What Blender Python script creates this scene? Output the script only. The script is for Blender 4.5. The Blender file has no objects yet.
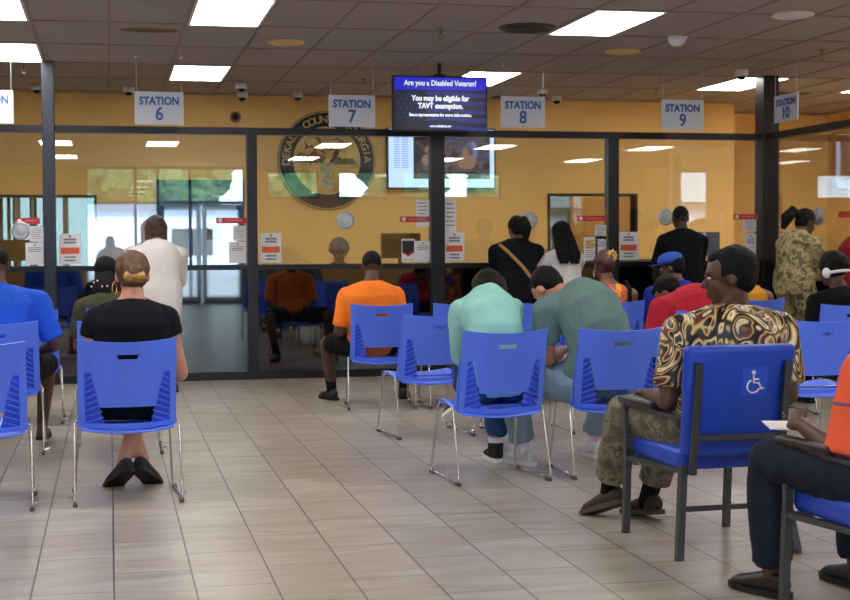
import bpy, bmesh, math, random
from mathutils import Vector, Matrix, noise
random.seed(7)
PI = math.pi
V = Vector
SC = bpy.context.scene
COL = SC.collection

# ------------------------------------------------------------------ camera, world, exposure
FPX = 1450.0
yaw = math.atan(315 / FPX); pitch = -math.atan(56 / FPX)
Wd = V((math.sin(yaw) * math.cos(pitch), math.cos(yaw) * math.cos(pitch), math.sin(pitch)))
Rt = V((math.cos(yaw), -math.sin(yaw), 0)); Up = Rt.cross(Wd)
cr, sr = math.cos(.005), math.sin(.005)
R2 = Rt * cr - Up * sr; U2 = Rt * sr + Up * cr
cd = bpy.data.cameras.new('camera'); cam = bpy.data.objects.new('camera', cd); COL.objects.link(cam)
M = Matrix((R2, U2, -Wd)).transposed().to_4x4(); M.translation = V((0, 0, 1.27)); cam.matrix_world = M
cd.sensor_width = 36; cd.lens = 36 * FPX / 850; cd.clip_start = 0.05; cd.clip_end = 400
cd.dof.use_dof = True; cd.dof.focus_distance = 7.6; cd.dof.aperture_fstop = 6.3
SC.camera = cam
SC.view_settings.view_transform = 'Standard'; SC.view_settings.look = 'None'
SC.view_settings.exposure = 0.0; SC.view_settings.gamma = 1; SC.view_settings.use_curve_mapping = False
LAMP = 16.0          # radiance of the ceiling diffusers
w = bpy.data.worlds.new('sky'); SC.world = w; w.use_nodes = True
bgn = w.node_tree.nodes['Background']; bgn.inputs['Color'].default_value = (.62, .81, 1, 1); bgn.inputs['Strength'].default_value = 13.0
sl = bpy.data.lights.new('sun', 'SUN'); sl.energy = 22; sl.angle = .01; sl.color = (1, .97, .92)
sun = bpy.data.objects.new('sun', sl); COL.objects.link(sun); sun.rotation_euler = (math.radians(-42), math.radians(8), 0)

# ------------------------------------------------------------------ materials
def lin(c):
    return tuple(((x / 255) / 12.92 if x / 255 <= .04045 else ((x / 255 + .055) / 1.055) ** 2.4) for x in c) + (1,)
def mat(name, c, rough=.6, metal=0, bump=0, bscale=60, var=0, vscale=8, spec=.5, emit=None, coat=0, sheen=0):
    m = bpy.data.materials.new(name); m.use_nodes = True; nt = m.node_tree; b = nt.nodes['Principled BSDF']
    b.inputs['Base Color'].default_value = lin(c); b.inputs['Roughness'].default_value = rough
    b.inputs['Metallic'].default_value = metal; b.inputs['Specular IOR Level'].default_value = spec
    b.inputs['Coat Weight'].default_value = coat; b.inputs['Sheen Weight'].default_value = sheen
    if emit:
        b.inputs['Emission Color'].default_value = lin(c); b.inputs['Emission Strength'].default_value = emit
    if bump or var:
        tc = nt.nodes.new('ShaderNodeTexCoord')
        if bump:
            n = nt.nodes.new('ShaderNodeTexNoise'); n.inputs['Scale'].default_value = bscale; n.inputs['Detail'].default_value = 3
            nt.links.new(tc.outputs['Object'], n.inputs['Vector'])
            bp = nt.nodes.new('ShaderNodeBump'); bp.inputs['Strength'].default_value = bump; bp.inputs['Distance'].default_value = .01
            nt.links.new(n.outputs['Fac'], bp.inputs['Height']); nt.links.new(bp.outputs['Normal'], b.inputs['Normal'])
        if var:
            n = nt.nodes.new('ShaderNodeTexNoise'); n.inputs['Scale'].default_value = vscale; n.inputs['Detail'].default_value = 4
            nt.links.new(tc.outputs['Object'], n.inputs['Vector'])
            r = nt.nodes.new('ShaderNodeValToRGB'); e = r.color_ramp.elements
            lo = tuple(max(0, x * (1 - var)) for x in c); hi = tuple(min(255, x * (1 + var)) for x in c)
            e[0].position = .3; e[0].color = lin(lo); e[1].position = .7; e[1].color = lin(hi)
            nt.links.new(n.outputs['Fac'], r.inputs['Fac']); nt.links.new(r.outputs['Color'], b.inputs['Base Color'])
    return m
def ramp_mat(name, stops, scale, dist=0, detail=4, rough=.75, const=False, kind='noise', stretch=(1, 1, 1)):
    """cloth prints: noise or wave bands through a many-coloured ramp"""
    m = bpy.data.materials.new(name); m.use_nodes = True; nt = m.node_tree; b = nt.nodes['Principled BSDF']
    b.inputs['Roughness'].default_value = rough
    tc = nt.nodes.new('ShaderNodeTexCoord'); mp = nt.nodes.new('ShaderNodeMapping'); mp.inputs['Scale'].default_value = stretch
    nt.links.new(tc.outputs['Object'], mp.inputs['Vector'])
    if kind == 'wave':
        n = nt.nodes.new('ShaderNodeTexWave'); n.inputs['Distortion'].default_value = dist; n.inputs['Detail'].default_value = detail
        n.inputs['Detail Scale'].default_value = 1.1; n.inputs['Scale'].default_value = scale
    else:
        n = nt.nodes.new('ShaderNodeTexNoise'); n.inputs['Distortion'].default_value = dist; n.inputs['Detail'].default_value = detail
        n.inputs['Scale'].default_value = scale
    nt.links.new(mp.outputs['Vector'], n.inputs['Vector'])
    r = nt.nodes.new('ShaderNodeValToRGB'); cr_ = r.color_ramp
    if const: cr_.interpolation = 'CONSTANT'
    while len(cr_.elements) < len(stops): cr_.elements.new(.5)
    for e, (p, c) in zip(cr_.elements, stops): e.position = p; e.color = lin(c)
    nt.links.new(n.outputs['Fac'], r.inputs['Fac']); nt.links.new(r.outputs['Color'], b.inputs['Base Color'])
    return m

MT = {}
MT['tan'] = mat('tan_wall_paint', (246, 200, 122), .8, var=.02, vscale=1.5)
MT['ochre'] = mat('white_lobby_wall_paint', (196, 170, 128), .85)
MT['frame'] = mat('dark_bronze_frame', (19, 19, 27), .35, .2)
MT['black'] = mat('black_laminate', (12, 12, 15), .35)
MT['blackrough'] = mat('black_plastic', (18, 18, 20), .55)
MT['chair_blue'] = mat('blue_polypropylene', (84, 122, 250), .42, bump=.04, bscale=400)
MT['chair_shaded'] = mat('blue_polypropylene_shaded', (58, 94, 228), .5)  # darker copy of the chair blue: recess shade painted into the louver backing
MT['chrome'] = mat('chrome_rod', (205, 205, 205), .22, 1)
MT['glide'] = mat('grey_glide_plastic', (70, 70, 72), .45)
MT['vinyl'] = mat('royal_blue_vinyl', (18, 66, 186), .42, bump=.12, bscale=300)
MT['gunmetal'] = mat('grey_powder_coat', (74, 76, 80), .4, .5)
MT['armpad'] = mat('black_arm_pad', (26, 24, 24), .38)
MT['white'] = mat('white_plastic', (232, 232, 230), .45)
MT['offwhite'] = mat('white_paper', (226, 226, 232), .7)
MT['sign'] = mat('pale_grey_sign_board', (205, 212, 224), .5)
MT['signblue'] = mat('sign_lettering_blue', (48, 94, 164), .5)
MT['navy'] = mat('seal_navy', (14, 26, 58), .6)
MT['gold'] = mat('seal_gold', (222, 194, 110), .6)
MT['cream'] = mat('seal_cream', (206, 190, 130), .6)
MT['red'] = mat('red_strip', (196, 44, 44), .5)
MT['redorange'] = mat('orange_print', (226, 96, 60), .6)
MT['grey'] = mat('grey_print', (120, 124, 132), .6)
MT['darkdome'] = mat('smoked_dome', (12, 10, 12), .15)
MT['speaker'] = mat('yellowed_speaker_grille', (236, 206, 140), .7)
MT['vent'] = mat('dark_vent_grille', (70, 66, 66), .7)
MT['brass'] = mat('sprinkler_brass', (160, 150, 130), .4, .8)
MT['wire'] = mat('thin_wire', (190, 190, 190), .4, .6)
MT['stain'] = mat('water_stained_tile', (120, 100, 66), .9, var=.15, vscale=5)
MT['silver'] = mat('brushed_disc', (186, 190, 196), .35, .7)
MT['diffuser'] = mat('lit_diffuser', (255, 250, 244), .5, emit=LAMP)

def glass_mat():
    m = bpy.data.materials.new('partition_glass'); m.use_nodes = True; nt = m.node_tree
    for n in list(nt.nodes):
        if n.type == 'BSDF_PRINCIPLED': nt.nodes.remove(n)
    out = [n for n in nt.nodes if n.type == 'OUTPUT_MATERIAL'][0]
    t = nt.nodes.new('ShaderNodeBsdfTransparent'); t.inputs[0].default_value = (.93, .95, .94, 1)
    g = nt.nodes.new('ShaderNodeBsdfGlossy'); g.inputs['Roughness'].default_value = 0.0; g.inputs[0].default_value = (1, 1, 1, 1)
    f = nt.nodes.new('ShaderNodeFresnel'); f.inputs[0].default_value = 1.62
    x = nt.nodes.new('ShaderNodeMixShader'); mu = nt.nodes.new('ShaderNodeMath'); mu.operation = 'MULTIPLY'; mu.inputs[1].default_value = 1.7
    mu.use_clamp = True
    nt.links.new(f.outputs[0], mu.inputs[0]); nt.links.new(mu.outputs[0], x.inputs[0])
    nt.links.new(t.outputs[0], x.inputs[1]); nt.links.new(g.outputs[0], x.inputs[2]); nt.links.new(x.outputs[0], out.inputs[0])
    return m
MT['glass'] = glass_mat()
MT['glass_wing'] = glass_mat(); MT['glass_wing'].name = 'clear_wing_glass'
for n in MT['glass_wing'].node_tree.nodes:
    if n.type == 'MATH': n.inputs[1].default_value = .6
MT['lowpanel'] = mat('black_glass_panel', (8, 9, 12), .03, spec=1.0, coat=1.0)
MT['lowpanel'].node_tree.nodes['Principled BSDF'].inputs['Coat Roughness'].default_value = .03

def floor_mat():
    m = bpy.data.materials.new('stone_look_floor_tile'); m.use_nodes = True; nt = m.node_tree; b = nt.nodes['Principled BSDF']
    L = nt.links.new
    tc = nt.nodes.new('ShaderNodeTexCoord'); sp = nt.nodes.new('ShaderNodeSeparateXYZ'); cb = nt.nodes.new('ShaderNodeCombineXYZ')
    L(tc.outputs['Object'], sp.inputs[0]); L(sp.outputs['Y'], cb.inputs['X']); L(sp.outputs['X'], cb.inputs['Y'])
    br = nt.nodes.new('ShaderNodeTexBrick'); br.offset = .5; br.squash = 1
    br.inputs['Scale'].default_value = 1; br.inputs['Brick Width'].default_value = .6; br.inputs['Row Height'].default_value = .2955
    br.inputs['Mortar Size'].default_value = .0035; br.inputs['Mortar Smooth'].default_value = .15; br.inputs['Bias'].default_value = 0
    br.inputs['Color1'].default_value = lin((184, 178, 168)); br.inputs['Color2'].default_value = lin((168, 161, 151))
    br.inputs['Mortar'].default_value = lin((70, 64, 60))
    L(cb.outputs[0], br.inputs['Vector'])
    n = nt.nodes.new('ShaderNodeTexNoise'); n.inputs['Scale'].default_value = 2.2; n.inputs['Detail'].default_value = 7; n.inputs['Distortion'].default_value = .8
    mp = nt.nodes.new('ShaderNodeMapping'); mp.inputs['Scale'].default_value = (1, 3.2, 1); L(tc.outputs['Object'], mp.inputs[0]); L(mp.outputs[0], n.inputs['Vector'])
    r = nt.nodes.new('ShaderNodeValToRGB'); r.color_ramp.elements[0].position = .35; r.color_ramp.elements[0].color = lin((222, 212, 200))
    r.color_ramp.elements[1].position = .68; r.color_ramp.elements[1].color = lin((255, 255, 255)); L(n.outputs['Fac'], r.inputs[0])
    mx = nt.nodes.new('ShaderNodeMix'); mx.data_type = 'RGBA'; mx.blend_type = 'MULTIPLY'; mx.inputs[0].default_value = 1
    L(br.outputs['Color'], mx.inputs[6]); L(r.outputs[0], mx.inputs[7]); L(mx.outputs[2], b.inputs['Base Color'])
    b.inputs['Roughness'].default_value = .33
    r2 = nt.nodes.new('ShaderNodeMapRange'); r2.inputs[1].default_value = 0; r2.inputs[2].default_value = 1; r2.inputs[3].default_value = .30; r2.inputs[4].default_value = .34
    L(n.outputs['Fac'], r2.inputs[0]); L(r2.outputs[0], b.inputs['Roughness'])
    bp = nt.nodes.new('ShaderNodeBump'); bp.inputs['Strength'].default_value = .4; bp.inputs['Distance'].default_value = .002; bp.invert = True
    L(br.outputs['Fac'], bp.inputs['Height']); L(bp.outputs[0], b.inputs['Normal'])
    return m
MT['floor'] = floor_mat()
MT['ceiling'] = mat('ceiling_tile', (168, 160, 156), .9, bump=.25, bscale=150, var=.025, vscale=1.2)
MT['grid'] = mat('ceiling_grid_bar', (150, 132, 118), .6)

# ------------------------------------------------------------------ mesh helpers
def link(o, parent=None):
    COL.objects.link(o)
    if parent: o.parent = parent
    return o
def obj(name, bm, m, parent=None, smooth=False):
    bmesh.ops.recalc_face_normals(bm, faces=bm.faces)
    me = bpy.data.meshes.new(name); bm.to_mesh(me); bm.free()
    for x in (m if isinstance(m, (list, tuple)) else [m]): me.materials.append(x)
    if smooth:
        for p in me.polygons: p.use_smooth = True
    return link(bpy.data.objects.new(name, me), parent)
def tag(o, label=None, cat=None, group=None, kind=None):
    if label: o['label'] = label
    if cat: o['category'] = cat
    if group: o['group'] = group
    if kind: o['kind'] = kind
    return o
def thing(name, label, cat, loc=(0, 0, 0), rz=0, group=None):
    o = bpy.data.objects.new(name, None); o.empty_display_size = .1; link(o); o.location = loc; o.rotation_euler = (0, 0, rz)
    return tag(o, label, cat, group)
def struct(name, bm, m, **k):
    o = obj(name, bm, m, **k); o['kind'] = 'structure'; return o
def BM(): return bmesh.new()
def box(bm, lo, hi, mtx=None, mi=0):
    vs = [bm.verts.new(V((x, y, z))) for x in (lo[0], hi[0]) for y in (lo[1], hi[1]) for z in (lo[2], hi[2])]
    for f in ((0, 1, 3, 2), (4, 6, 7, 5), (0, 4, 5, 1), (2, 3, 7, 6), (0, 2, 6, 4), (1, 5, 7, 3)):
        fa = bm.faces.new([vs[i] for i in f]); fa.material_index = mi
    if mtx: bmesh.ops.transform(bm, matrix=mtx, verts=vs)
    return vs
def bevel_all(bm, w_=.01, seg=3):
    bmesh.ops.bevel(bm, geom=list(bm.edges), offset=w_, segments=seg, affect='EDGES', profile=.5, clamp_overlap=True)
def frame_for(d):
    d = d.normalized(); a = V((0, 0, 1)) if abs(d.z) < .9 else V((0, 1, 0))
    x = a.cross(d).normalized(); return x, d.cross(x)
def ring(bm, c, ax, ay, rx, ry, n):
    return [bm.verts.new(c + ax * (rx * math.cos(2 * PI * i / n)) + ay * (ry * math.sin(2 * PI * i / n))) for i in range(n)]
def skin_rings(bm, rs, closed=False):
    n = len(rs[0])
    prs = list(zip(rs, rs[1:])) + ([(rs[-1], rs[0])] if closed else [])
    for a, b in prs:
        for i in range(n): bm.faces.new((a[i], a[(i + 1) % n], b[(i + 1) % n], b[i]))
    if not closed:
        bm.faces.new(list(reversed(rs[0]))); bm.faces.new(rs[-1])
def tube(bm, pts, r, n=10):
    pts = [V(p) for p in pts]; rs = []; px = None
    for i, p in enumerate(pts):
        d = (pts[min(i + 1, len(pts) - 1)] - pts[max(i - 1, 0)])
        if px is None: x, y = frame_for(d)
        else:
            dn = d.normalized(); x = (px - dn * px.dot(dn)).normalized(); y = dn.cross(x)
        px = x; rr = r[i] if isinstance(r, (list, tuple)) else r
        rs.append(ring(bm, p, x, y, rr, rr, n))
    skin_rings(bm, rs)
def bez(pts, rad, n=5):
    """round the corners of a polyline"""
    pts = [V(p) for p in pts]; out = [pts[0]]
    for a, b, c in zip(pts, pts[1:], pts[2:]):
        r = min(rad, (a - b).length * .45, (c - b).length * .45)
        p0 = b + (a - b).normalized() * r; p1 = b + (c - b).normalized() * r
        for i in range(n + 1):
            t = i / n; out.append(p0 * (1 - t) ** 2 + b * 2 * t * (1 - t) + p1 * t * t)
    out.append(pts[-1]); return out
def bar(bm, a, b, w_, h_, side=None):
    """rectangular tube from a to b"""
    a, b = V(a), V(b); d = (b - a).normalized()
    x = V(side) if side else frame_for(d)[0]
    x = (x - d * x.dot(d)).normalized(); y = d.cross(x)
    rs = [[bm.verts.new(p + x * sx * w_ / 2 + y * sy * h_ / 2) for sx, sy in ((-1, -1), (1, -1), (1, 1), (-1, 1))] for p in (a, b)]
    skin_rings(bm, rs)
def lathe(bm, prof, c=(0, 0, 0), n=24, ax=None):
    c = V(c); X, Y = (V((1, 0, 0)), V((0, 1, 0))); Z = V((0, 0, 1))
    if ax: Z = V(ax).normalized(); X, Y = frame_for(Z)
    rs = [ring(bm, c + Z * z, X, Y, max(r, 1e-4), max(r, 1e-4), n) for r, z in prof]
    skin_rings(bm, rs)
def quad(bm, pts, mi=0):
    f = bm.faces.new([bm.verts.new(V(p)) for p in pts]); f.material_index = mi; return f
def disc(bm, c, r, ax, th=.004, n=32): lathe(bm, [(r, 0), (r, th)], c, n, ax)
def ell(bm, c, r, axes=None, n=14):
    c = V(c); X, Y, Z = axes or (V((1, 0, 0)), V((0, 1, 0)), V((0, 0, 1)))
    k = n // 2; rs = []
    for j in range(1, k):
        a = PI * j / k; rs.append(ring(bm, c - Z * (r[2] * math.cos(a)), X, Y, r[0] * math.sin(a), r[1] * math.sin(a), n))
    top = bm.verts.new(c + Z * r[2]); bot = bm.verts.new(c - Z * r[2])
    for a, b in zip(rs, rs[1:]):
        for i in range(n): bm.faces.new((a[i], a[(i + 1) % n], b[(i + 1) % n], b[i]))
    for i in range(n):
        bm.faces.new((bot, rs[0][(i + 1) % n], rs[0][i])); bm.faces.new((top, rs[-1][i], rs[-1][(i + 1) % n]))
def caps(bm, a, ra, b, rb, n=14, flat_a=False, flat_b=False):
    a, b = V(a), V(b); d = (b - a).normalized(); x, y = frame_for(d); st = []
    if not flat_a:
        for k in (80, 55, 28): st.append((a - d * ra * math.sin(math.radians(k)), ra * math.cos(math.radians(k))))
    st += [(a, ra), (b, rb)]
    if not flat_b:
        for k in (28, 55, 80): st.append((b + d * rb * math.sin(math.radians(k)), rb * math.cos(math.radians(k))))
    skin_rings(bm, [ring(bm, c, x, y, r, r, n) for c, r in st])
def text(name, s, size, m, parent, c, ax, up, align='CENTER', ext=.002, bold=0, spacing=1, sx=1):
    cu = bpy.data.curves.new(name, 'FONT'); cu.body = s; cu.size = size; cu.extrude = ext; cu.align_x = align; cu.align_y = 'CENTER'
    cu.offset = bold; cu.space_character = spacing; cu.resolution_u = 3
    t = bpy.data.objects.new(name, cu); link(t)
    dg = bpy.context.evaluated_depsgraph_get(); me = bpy.data.meshes.new_from_object(t.evaluated_get(dg))
    bpy.data.objects.remove(t); me.name = name
    me.materials.clear(); me.materials.append(m)
    ax = V(ax).normalized(); up = V(up).normalized(); nz = ax.cross(up)
    me.transform(Matrix.LocRotScale(V(c), Matrix((ax, up, nz)).transposed(), V((sx, 1, 1))))
    return link(bpy.data.objects.new(name, me), parent)
def fuse(name, bm, m, parent, voxel=.012, sm=4, fold=0, seed=0, fs=9):
    """join overlapping closed shapes into one continuous smooth surface"""
    bmesh.ops.recalc_face_normals(bm, faces=bm.faces)
    me = bpy.data.meshes.new(name); bm.to_mesh(me); bm.free()
    t = bpy.data.objects.new(name, me); link(t)
    r = t.modifiers.new('r', 'REMESH'); r.mode = 'VOXEL'; r.voxel_size = voxel; r.use_smooth_shade = True
    s = t.modifiers.new('s', 'SMOOTH'); s.factor = .5; s.iterations = sm
    dg = bpy.context.evaluated_depsgraph_get(); out = bpy.data.meshes.new_from_object(t.evaluated_get(dg))
    bpy.data.objects.remove(t); out.name = name; out.materials.clear(); out.materials.append(m)
    if fold:
        ns = [v.normal.copy() for v in out.vertices]
        for v, nn in zip(out.vertices, ns):
            p = v.co + V((seed * 3.1, seed * 1.7, 0)); q = V((p.x * fs, p.y * fs, p.z * fs * .6))
            d = noise.noise(q) + .5 * noise.noise(q * 2.3 + V((5, 5, 5))); e = 1 - abs(noise.noise(q * 1.4 + V((9, 2, 4)))) * 2
            v.co += nn * (d * fold + e * fold * .5)
    for p in out.polygons: p.use_smooth = True
    return link(bpy.data.objects.new(name, out), parent)
def copy_tree(o, parent=None):
    c = o.copy(); COL.objects.link(c); c.parent = parent
    for ch in o.children: copy_tree(ch, c)
    return c

# ------------------------------------------------------------------ room shell
PY = 13.74; CH = 2.95; BY = 16.45; WX = 6.55; FY = -4.0; XL, XR = -6.0, 12.0
bm = BM(); box(bm, (XL - .2, FY - .2, -.12), (XR + .2, 18, 0)); struct('floor', bm, MT['floor'])
bm = BM(); box(bm, (XL - .2, FY - .2, CH), (XR + .2, 18, CH + .15)); struct('ceiling', bm, MT['ceiling'])
GX, GS, GY0, GT = .02, .568, 13.72, 1.25
bm = BM()
x = GX - 10 * GS
while x < XR:
    if x > XL: box(bm, (x - .011, FY, CH - .006), (x + .011, 17.9, CH + .001))
    x += GS
y = GY0 - 14 * GT
while y < 17.9:
    if y > FY: box(bm, (XL, y - .011, CH - .0065), (XR, y + .011, CH + .001))
    y += GT
struct('trim_1', bm, MT['grid'])
# side walls
bm = BM(); box(bm, (XL - .15, FY, 0), (XL, 18, CH)); struct('wall_left', bm, MT['ochre'])
bm = BM(); box(bm, (XR, FY, 0), (XR + .15, 18, CH)); struct('wall_right', bm, MT['ochre'])
# back wall of the office, with two service windows
def wall_with_holes(name, x0, x1, ya, yb, z1, holes, m):
    bm = BM(); xs = sorted({x0, x1} | {h[0] for h in holes} | {h[1] for h in holes})
    for a, b in zip(xs, xs[1:]):
        hs = [h for h in holes if h[0] <= a and h[1] >= b]
        zs = 0
        for h in sorted(hs, key=lambda q: q[2]):
            if h[2] > zs: box(bm, (a, ya, zs), (b, yb, h[2]))
            zs = h[3]
        if zs < z1: box(bm, (a, ya, zs), (b, yb, z1))
    return struct(name, bm, m)
W1 = (-2.3, -.16, 1.02, 1.80); W2 = (5.09, 6.15, 1.03, 1.83)
wall_with_holes('wall_back', XL, 7.42, BY, BY + .15, CH, [W1, W2], MT['tan'])
bm = BM(); box(bm, (7.42 - .15, BY + .15, 0), (7.42, 17.7, CH)); struct('wall_alcove', bm, MT['tan'])
wall_with_holes('wall_recess', 7.27, XR, 17.7, 17.85, CH, [], MT['tan'])
for i, (x0, x1, z0, z1) in enumerate((W1, W2)):
    bm = BM(); t = .03
    for lo, hi in (((x0 - t, z0 - t), (x1 + t, z0)), ((x0 - t, z1), (x1 + t, z1 + t)), ((x0 - t, z0), (x0, z1)), ((x1, z0), (x1 + t, z1))):
        box(bm, (lo[0], BY - .015, lo[1]), (hi[0], BY + .165, hi[1]))
    fr = struct('window_%d' % (i + 1), bm, MT['frame'])
    bm = BM(); box(bm, (x0, BY + .07, z0), (x1, BY + .076, z1)); p = obj('pane', bm, MT['glass'], fr)
    if i == 0:
        bm = BM()
        for xx in (-.98, -.47): box(bm, (xx - .03, BY + .05, z0), (xx + .03, BY + .10, z1))
        obj('mullion', bm, mat('grey_mullion', (120, 124, 120), .5), fr)
tg = MT['glass'].copy(); tg.name = 'tinted_glass'
for n in tg.node_tree.nodes:
    if n.type == 'BSDF_TRANSPARENT': n.inputs[0].default_value = (.27, .31, .30, 1)
[c for c in bpy.data.objects['window_1'].children if c.name.startswith('pane')][0].data.materials[0] = tg
bm = BM()
for k, xx in enumerate((-1.16, -1.08, -1.02, -.84, -.80, -.70)): box(bm, (xx - .018, BY + .16, W1[2]), (xx + .018, BY + .175, W1[3]))
obj('blind', bm, mat('grey_green_blind', (92, 104, 92), .8), bpy.data.objects['window_1'])
bfr = mat('blue_door_frame', (52, 84, 124), .45)
bm = BM()
for a, b, c, d in ((.52, .60, 0, 2.0), (.87, .91, 0, 2.0), (1.40, 1.48, 0, 2.0), (.6, 1.4, 1.93, 2.0), (.6, 1.4, 1.72, 1.77), (.6, 1.4, 0, .2)): box(bm, (a, BY - .05, c), (b, BY, d))
d = struct('door_3', bm, bfr)
bm = BM(); box(bm, (.6, BY - .02, .2), (.87, BY - .003, 1.72)); box(bm, (.91, BY - .02, .2), (1.40, BY - .003, 1.72)); obj('pane', bm, mat('pale_blue_door_pane', (176, 206, 240), .3), d)
bm = BM(); box(bm, (.6, BY - .02, 1.77), (1.4, BY - .003, 1.93)); obj('upper_pane', bm, mat('blue_green_pane', (110, 140, 150), .3, var=.2, vscale=9), d)
bm = BM(); box(bm, (1.07, BY - .026, 1.33), (1.22, BY - .0205, 1.50)); tag(obj('wall_poster', bm, mat('dark_poster', (50, 60, 84), .6, var=.5, vscale=18)), 'small dark poster on the pale blue door behind the glass', 'poster')
bm = BM(); box(bm, (-.16 + .03, BY - .012, .9), (.52, BY, 1.74)); struct('trim_5', bm, mat('pale_lavender_panel', (206, 206, 226), .7))
# room seen through the right service window: teal column, tan wall beyond
bm = BM(); box(bm, (4.6, 17.85, 0), (7.27, 17.95, CH)); struct('wall_side', bm, MT['tan'])
bm = BM(); box(bm, (5.0, 17.80, 1.1), (5.30, 17.85, 1.62)); tag(obj('whiteboard', bm, MT['offwhite']), 'pale board on the wall seen through the right service window', 'board')
bm = BM(); box(bm, (5.30, 17.3, 0), (5.62, 17.6, CH)); struct('trim_2', bm, mat('grey_teal_column', (70, 100, 108), .6))
bm = BM(); box(bm, (9.3, 9.0, 0), (9.42, 17.7, CH)); struct('wall_office', bm, MT['tan'])
bm = BM(); box(bm, (4.45, BY + .15, 0), (4.6, 17.95, CH)); struct('wall_room', bm, mat('pale_teal_wall', (150, 186, 190), .7))
# outer edge of the floor behind the left window, grass verge and trees outside
bm = BM(); box(bm, (-70, -90, -.16), (80, 90, -.13)); g = obj('ground', bm, mat('pale_concrete_outside', (176, 180, 186), .9)); g['kind'] = 'structure'
leaf = mat('foliage', (58, 92, 54), .8, var=.35, vscale=3); bark = mat('bark', (70, 56, 44), .9)
def tree(x, y, h, r, label, seed):
    t = thing('tree', label, 'tree', (x, y, -.13), 0, 'trees outside the windows')
    bm = BM(); tube(bm, [(0, 0, 0), (.1, .05, h * .4), (0, 0, h * .75)], [.22, .17, .08], 9); obj('trunk', bm, bark, t, smooth=True)
    rnd = random.Random(seed); bm = BM()
    for k in range(16):
        a = rnd.random() * 6.28; q = r * (.25 + .6 * rnd.random()); z = h * (.45 + .5 * rnd.random()); s = r * (.3 + .25 * rnd.random())
        b2 = bmesh.ops.create_icosphere(bm, subdivisions=3, radius=s)
        for v in b2['verts']:
            v.co *= 1 + .35 * noise.noise(v.co * 3 / s + V((k, seed, 0))) + .15 * noise.noise(v.co * 9 / s)
            v.co += V((math.cos(a) * q, math.sin(a) * q, z))
    obj('foliage', bm, leaf, t)
TL = [(-7, -62, 8.5, 3.2), (0, -66, 8.6, 3.2), (4.9, -55, 6.6, 2.2), (11, -66, 9.0, 3.0), (17.5, -60, 8.2, 3.0), (26, -66, 8.8, 3.2)]
for k, (x, y, h, r_) in enumerate(TL): tree(x, y, h, r_, 'green tree across the car park, seen only mirrored in the glass', k + 1)
tree(-3.4, 23, 5.0, 2.4, 'green tree seen through the left service window', 14)
tree(4.6, 31, 5.2, 2.2, 'green tree behind the office, right of the other one there', 15)
t = thing('building', 'low pale building across the car park, seen only mirrored in the glass', 'building', (5, -48, -.13))
bm = BM(); box(bm, (-24, -3, 0), (24, 3, 3.1)); obj('wall', bm, mat('pale_blue_stucco', (206, 218, 238), .85), t)
bm = BM(); box(bm, (-24.3, -3.3, 3.1), (24.3, 3.3, 3.4)); obj('roof', bm, mat('grey_roof_edge', (120, 126, 136), .8), t)
for k in range(5):
    bm = BM(); box(bm, (-16 + k * 7, 2.98, .9), (-14 + k * 7, 3.06, 2.2)); obj('window', bm, MT['lowpanel'], t)

# entrance wall behind the camera: storefront and high windows
SFX = (-.47, .55, 1.02, 1.70, 2.86)
highs = [(3.35, 4.48), (4.90, 6.05), (6.35, 8.6), (-5.5, -3.2)]
holes = [(SFX[0], SFX[-1], 0, CH)] + [(a, b, 2.28, 2.87) for a, b in highs] + [(2.95, 3.15, 1.2, 2.6)]
wall_with_holes('wall_front', XL, XR, FY - .15, FY, CH, holes, MT['tan'])
blueframe = mat('blue_grey_door_frame', (60, 84, 120), .4, .2)
bm = BM()
for x in SFX: box(bm, (x - .03, FY - .12, 0), (x + .03, FY - .04, CH))
box(bm, (SFX[0], FY - .12, 2.15), (SFX[-1], FY - .04, 2.21)); box(bm, (SFX[0], FY - .12, CH - .06), (SFX[-1], FY - .04, CH))
box(bm, (SFX[0], FY - .12, 0), (1.02, FY - .04, .12)); box(bm, (SFX[0], FY - .12, .78), (1.02, FY - .04, .84))
struct('window_3', bm, blueframe)
bm = BM(); box(bm, (SFX[0], FY - .085, .12), (1.02, FY - .079, 2.15)); box(bm, (SFX[0], FY - .085, 2.21), (SFX[-1], FY - .079, CH - .06))
o = obj('pane', bm, MT['glass'], bpy.data.objects['window_3'])
for i, (a, b) in enumerate(((1.05, 1.93), (1.95, 2.83))):
    bm = BM()
    for lo, hi in (((a, 0), (b, .16)), ((a, 2.03), (b, 2.14)), ((a, .16), (a + .1, 2.03)), ((b - .1, .16), (b, 2.03)), ((a + .1, .76), (b - .1, .84))):
        box(bm, (lo[0], FY - .11, lo[1]), (hi[0], FY - .05, hi[1]))
    d = struct('door_%d' % (i + 1), bm, blueframe)
    bm = BM(); box(bm, (a + .1, FY - .083, .16), (b - .1, FY - .077, 2.03)); obj('pane', bm, MT['glass'], d)
    bm = BM(); xx = b - .05 if i == 0 else a + .05; tube(bm, [(xx, FY - .05, .9), (xx, FY + .03, .9), (xx, FY + .03, 1.2), (xx, FY - .05, 1.2)], .012); obj('handle', bm, MT['chrome'], d)
for i, (a, b) in enumerate(highs):
    bm = BM()
    for lo, hi in (((a, 2.28), (b, 2.32)), ((a, 2.83), (b, 2.87)), ((a, 2.32), (a + .04, 2.83)), ((b - .04, 2.32), (b, 2.83))):
        box(bm, (lo[0], FY - .12, lo[1]), (hi[0], FY - .04, hi[1]))
    d = struct('window_%d' % (4 + i), bm, MT['frame'])
    bm = BM(); box(bm, (a + .04, FY - .083, 2.32), (b - .04, FY - .077, 2.83)); obj('pane', bm, MT['glass'], d)

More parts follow.
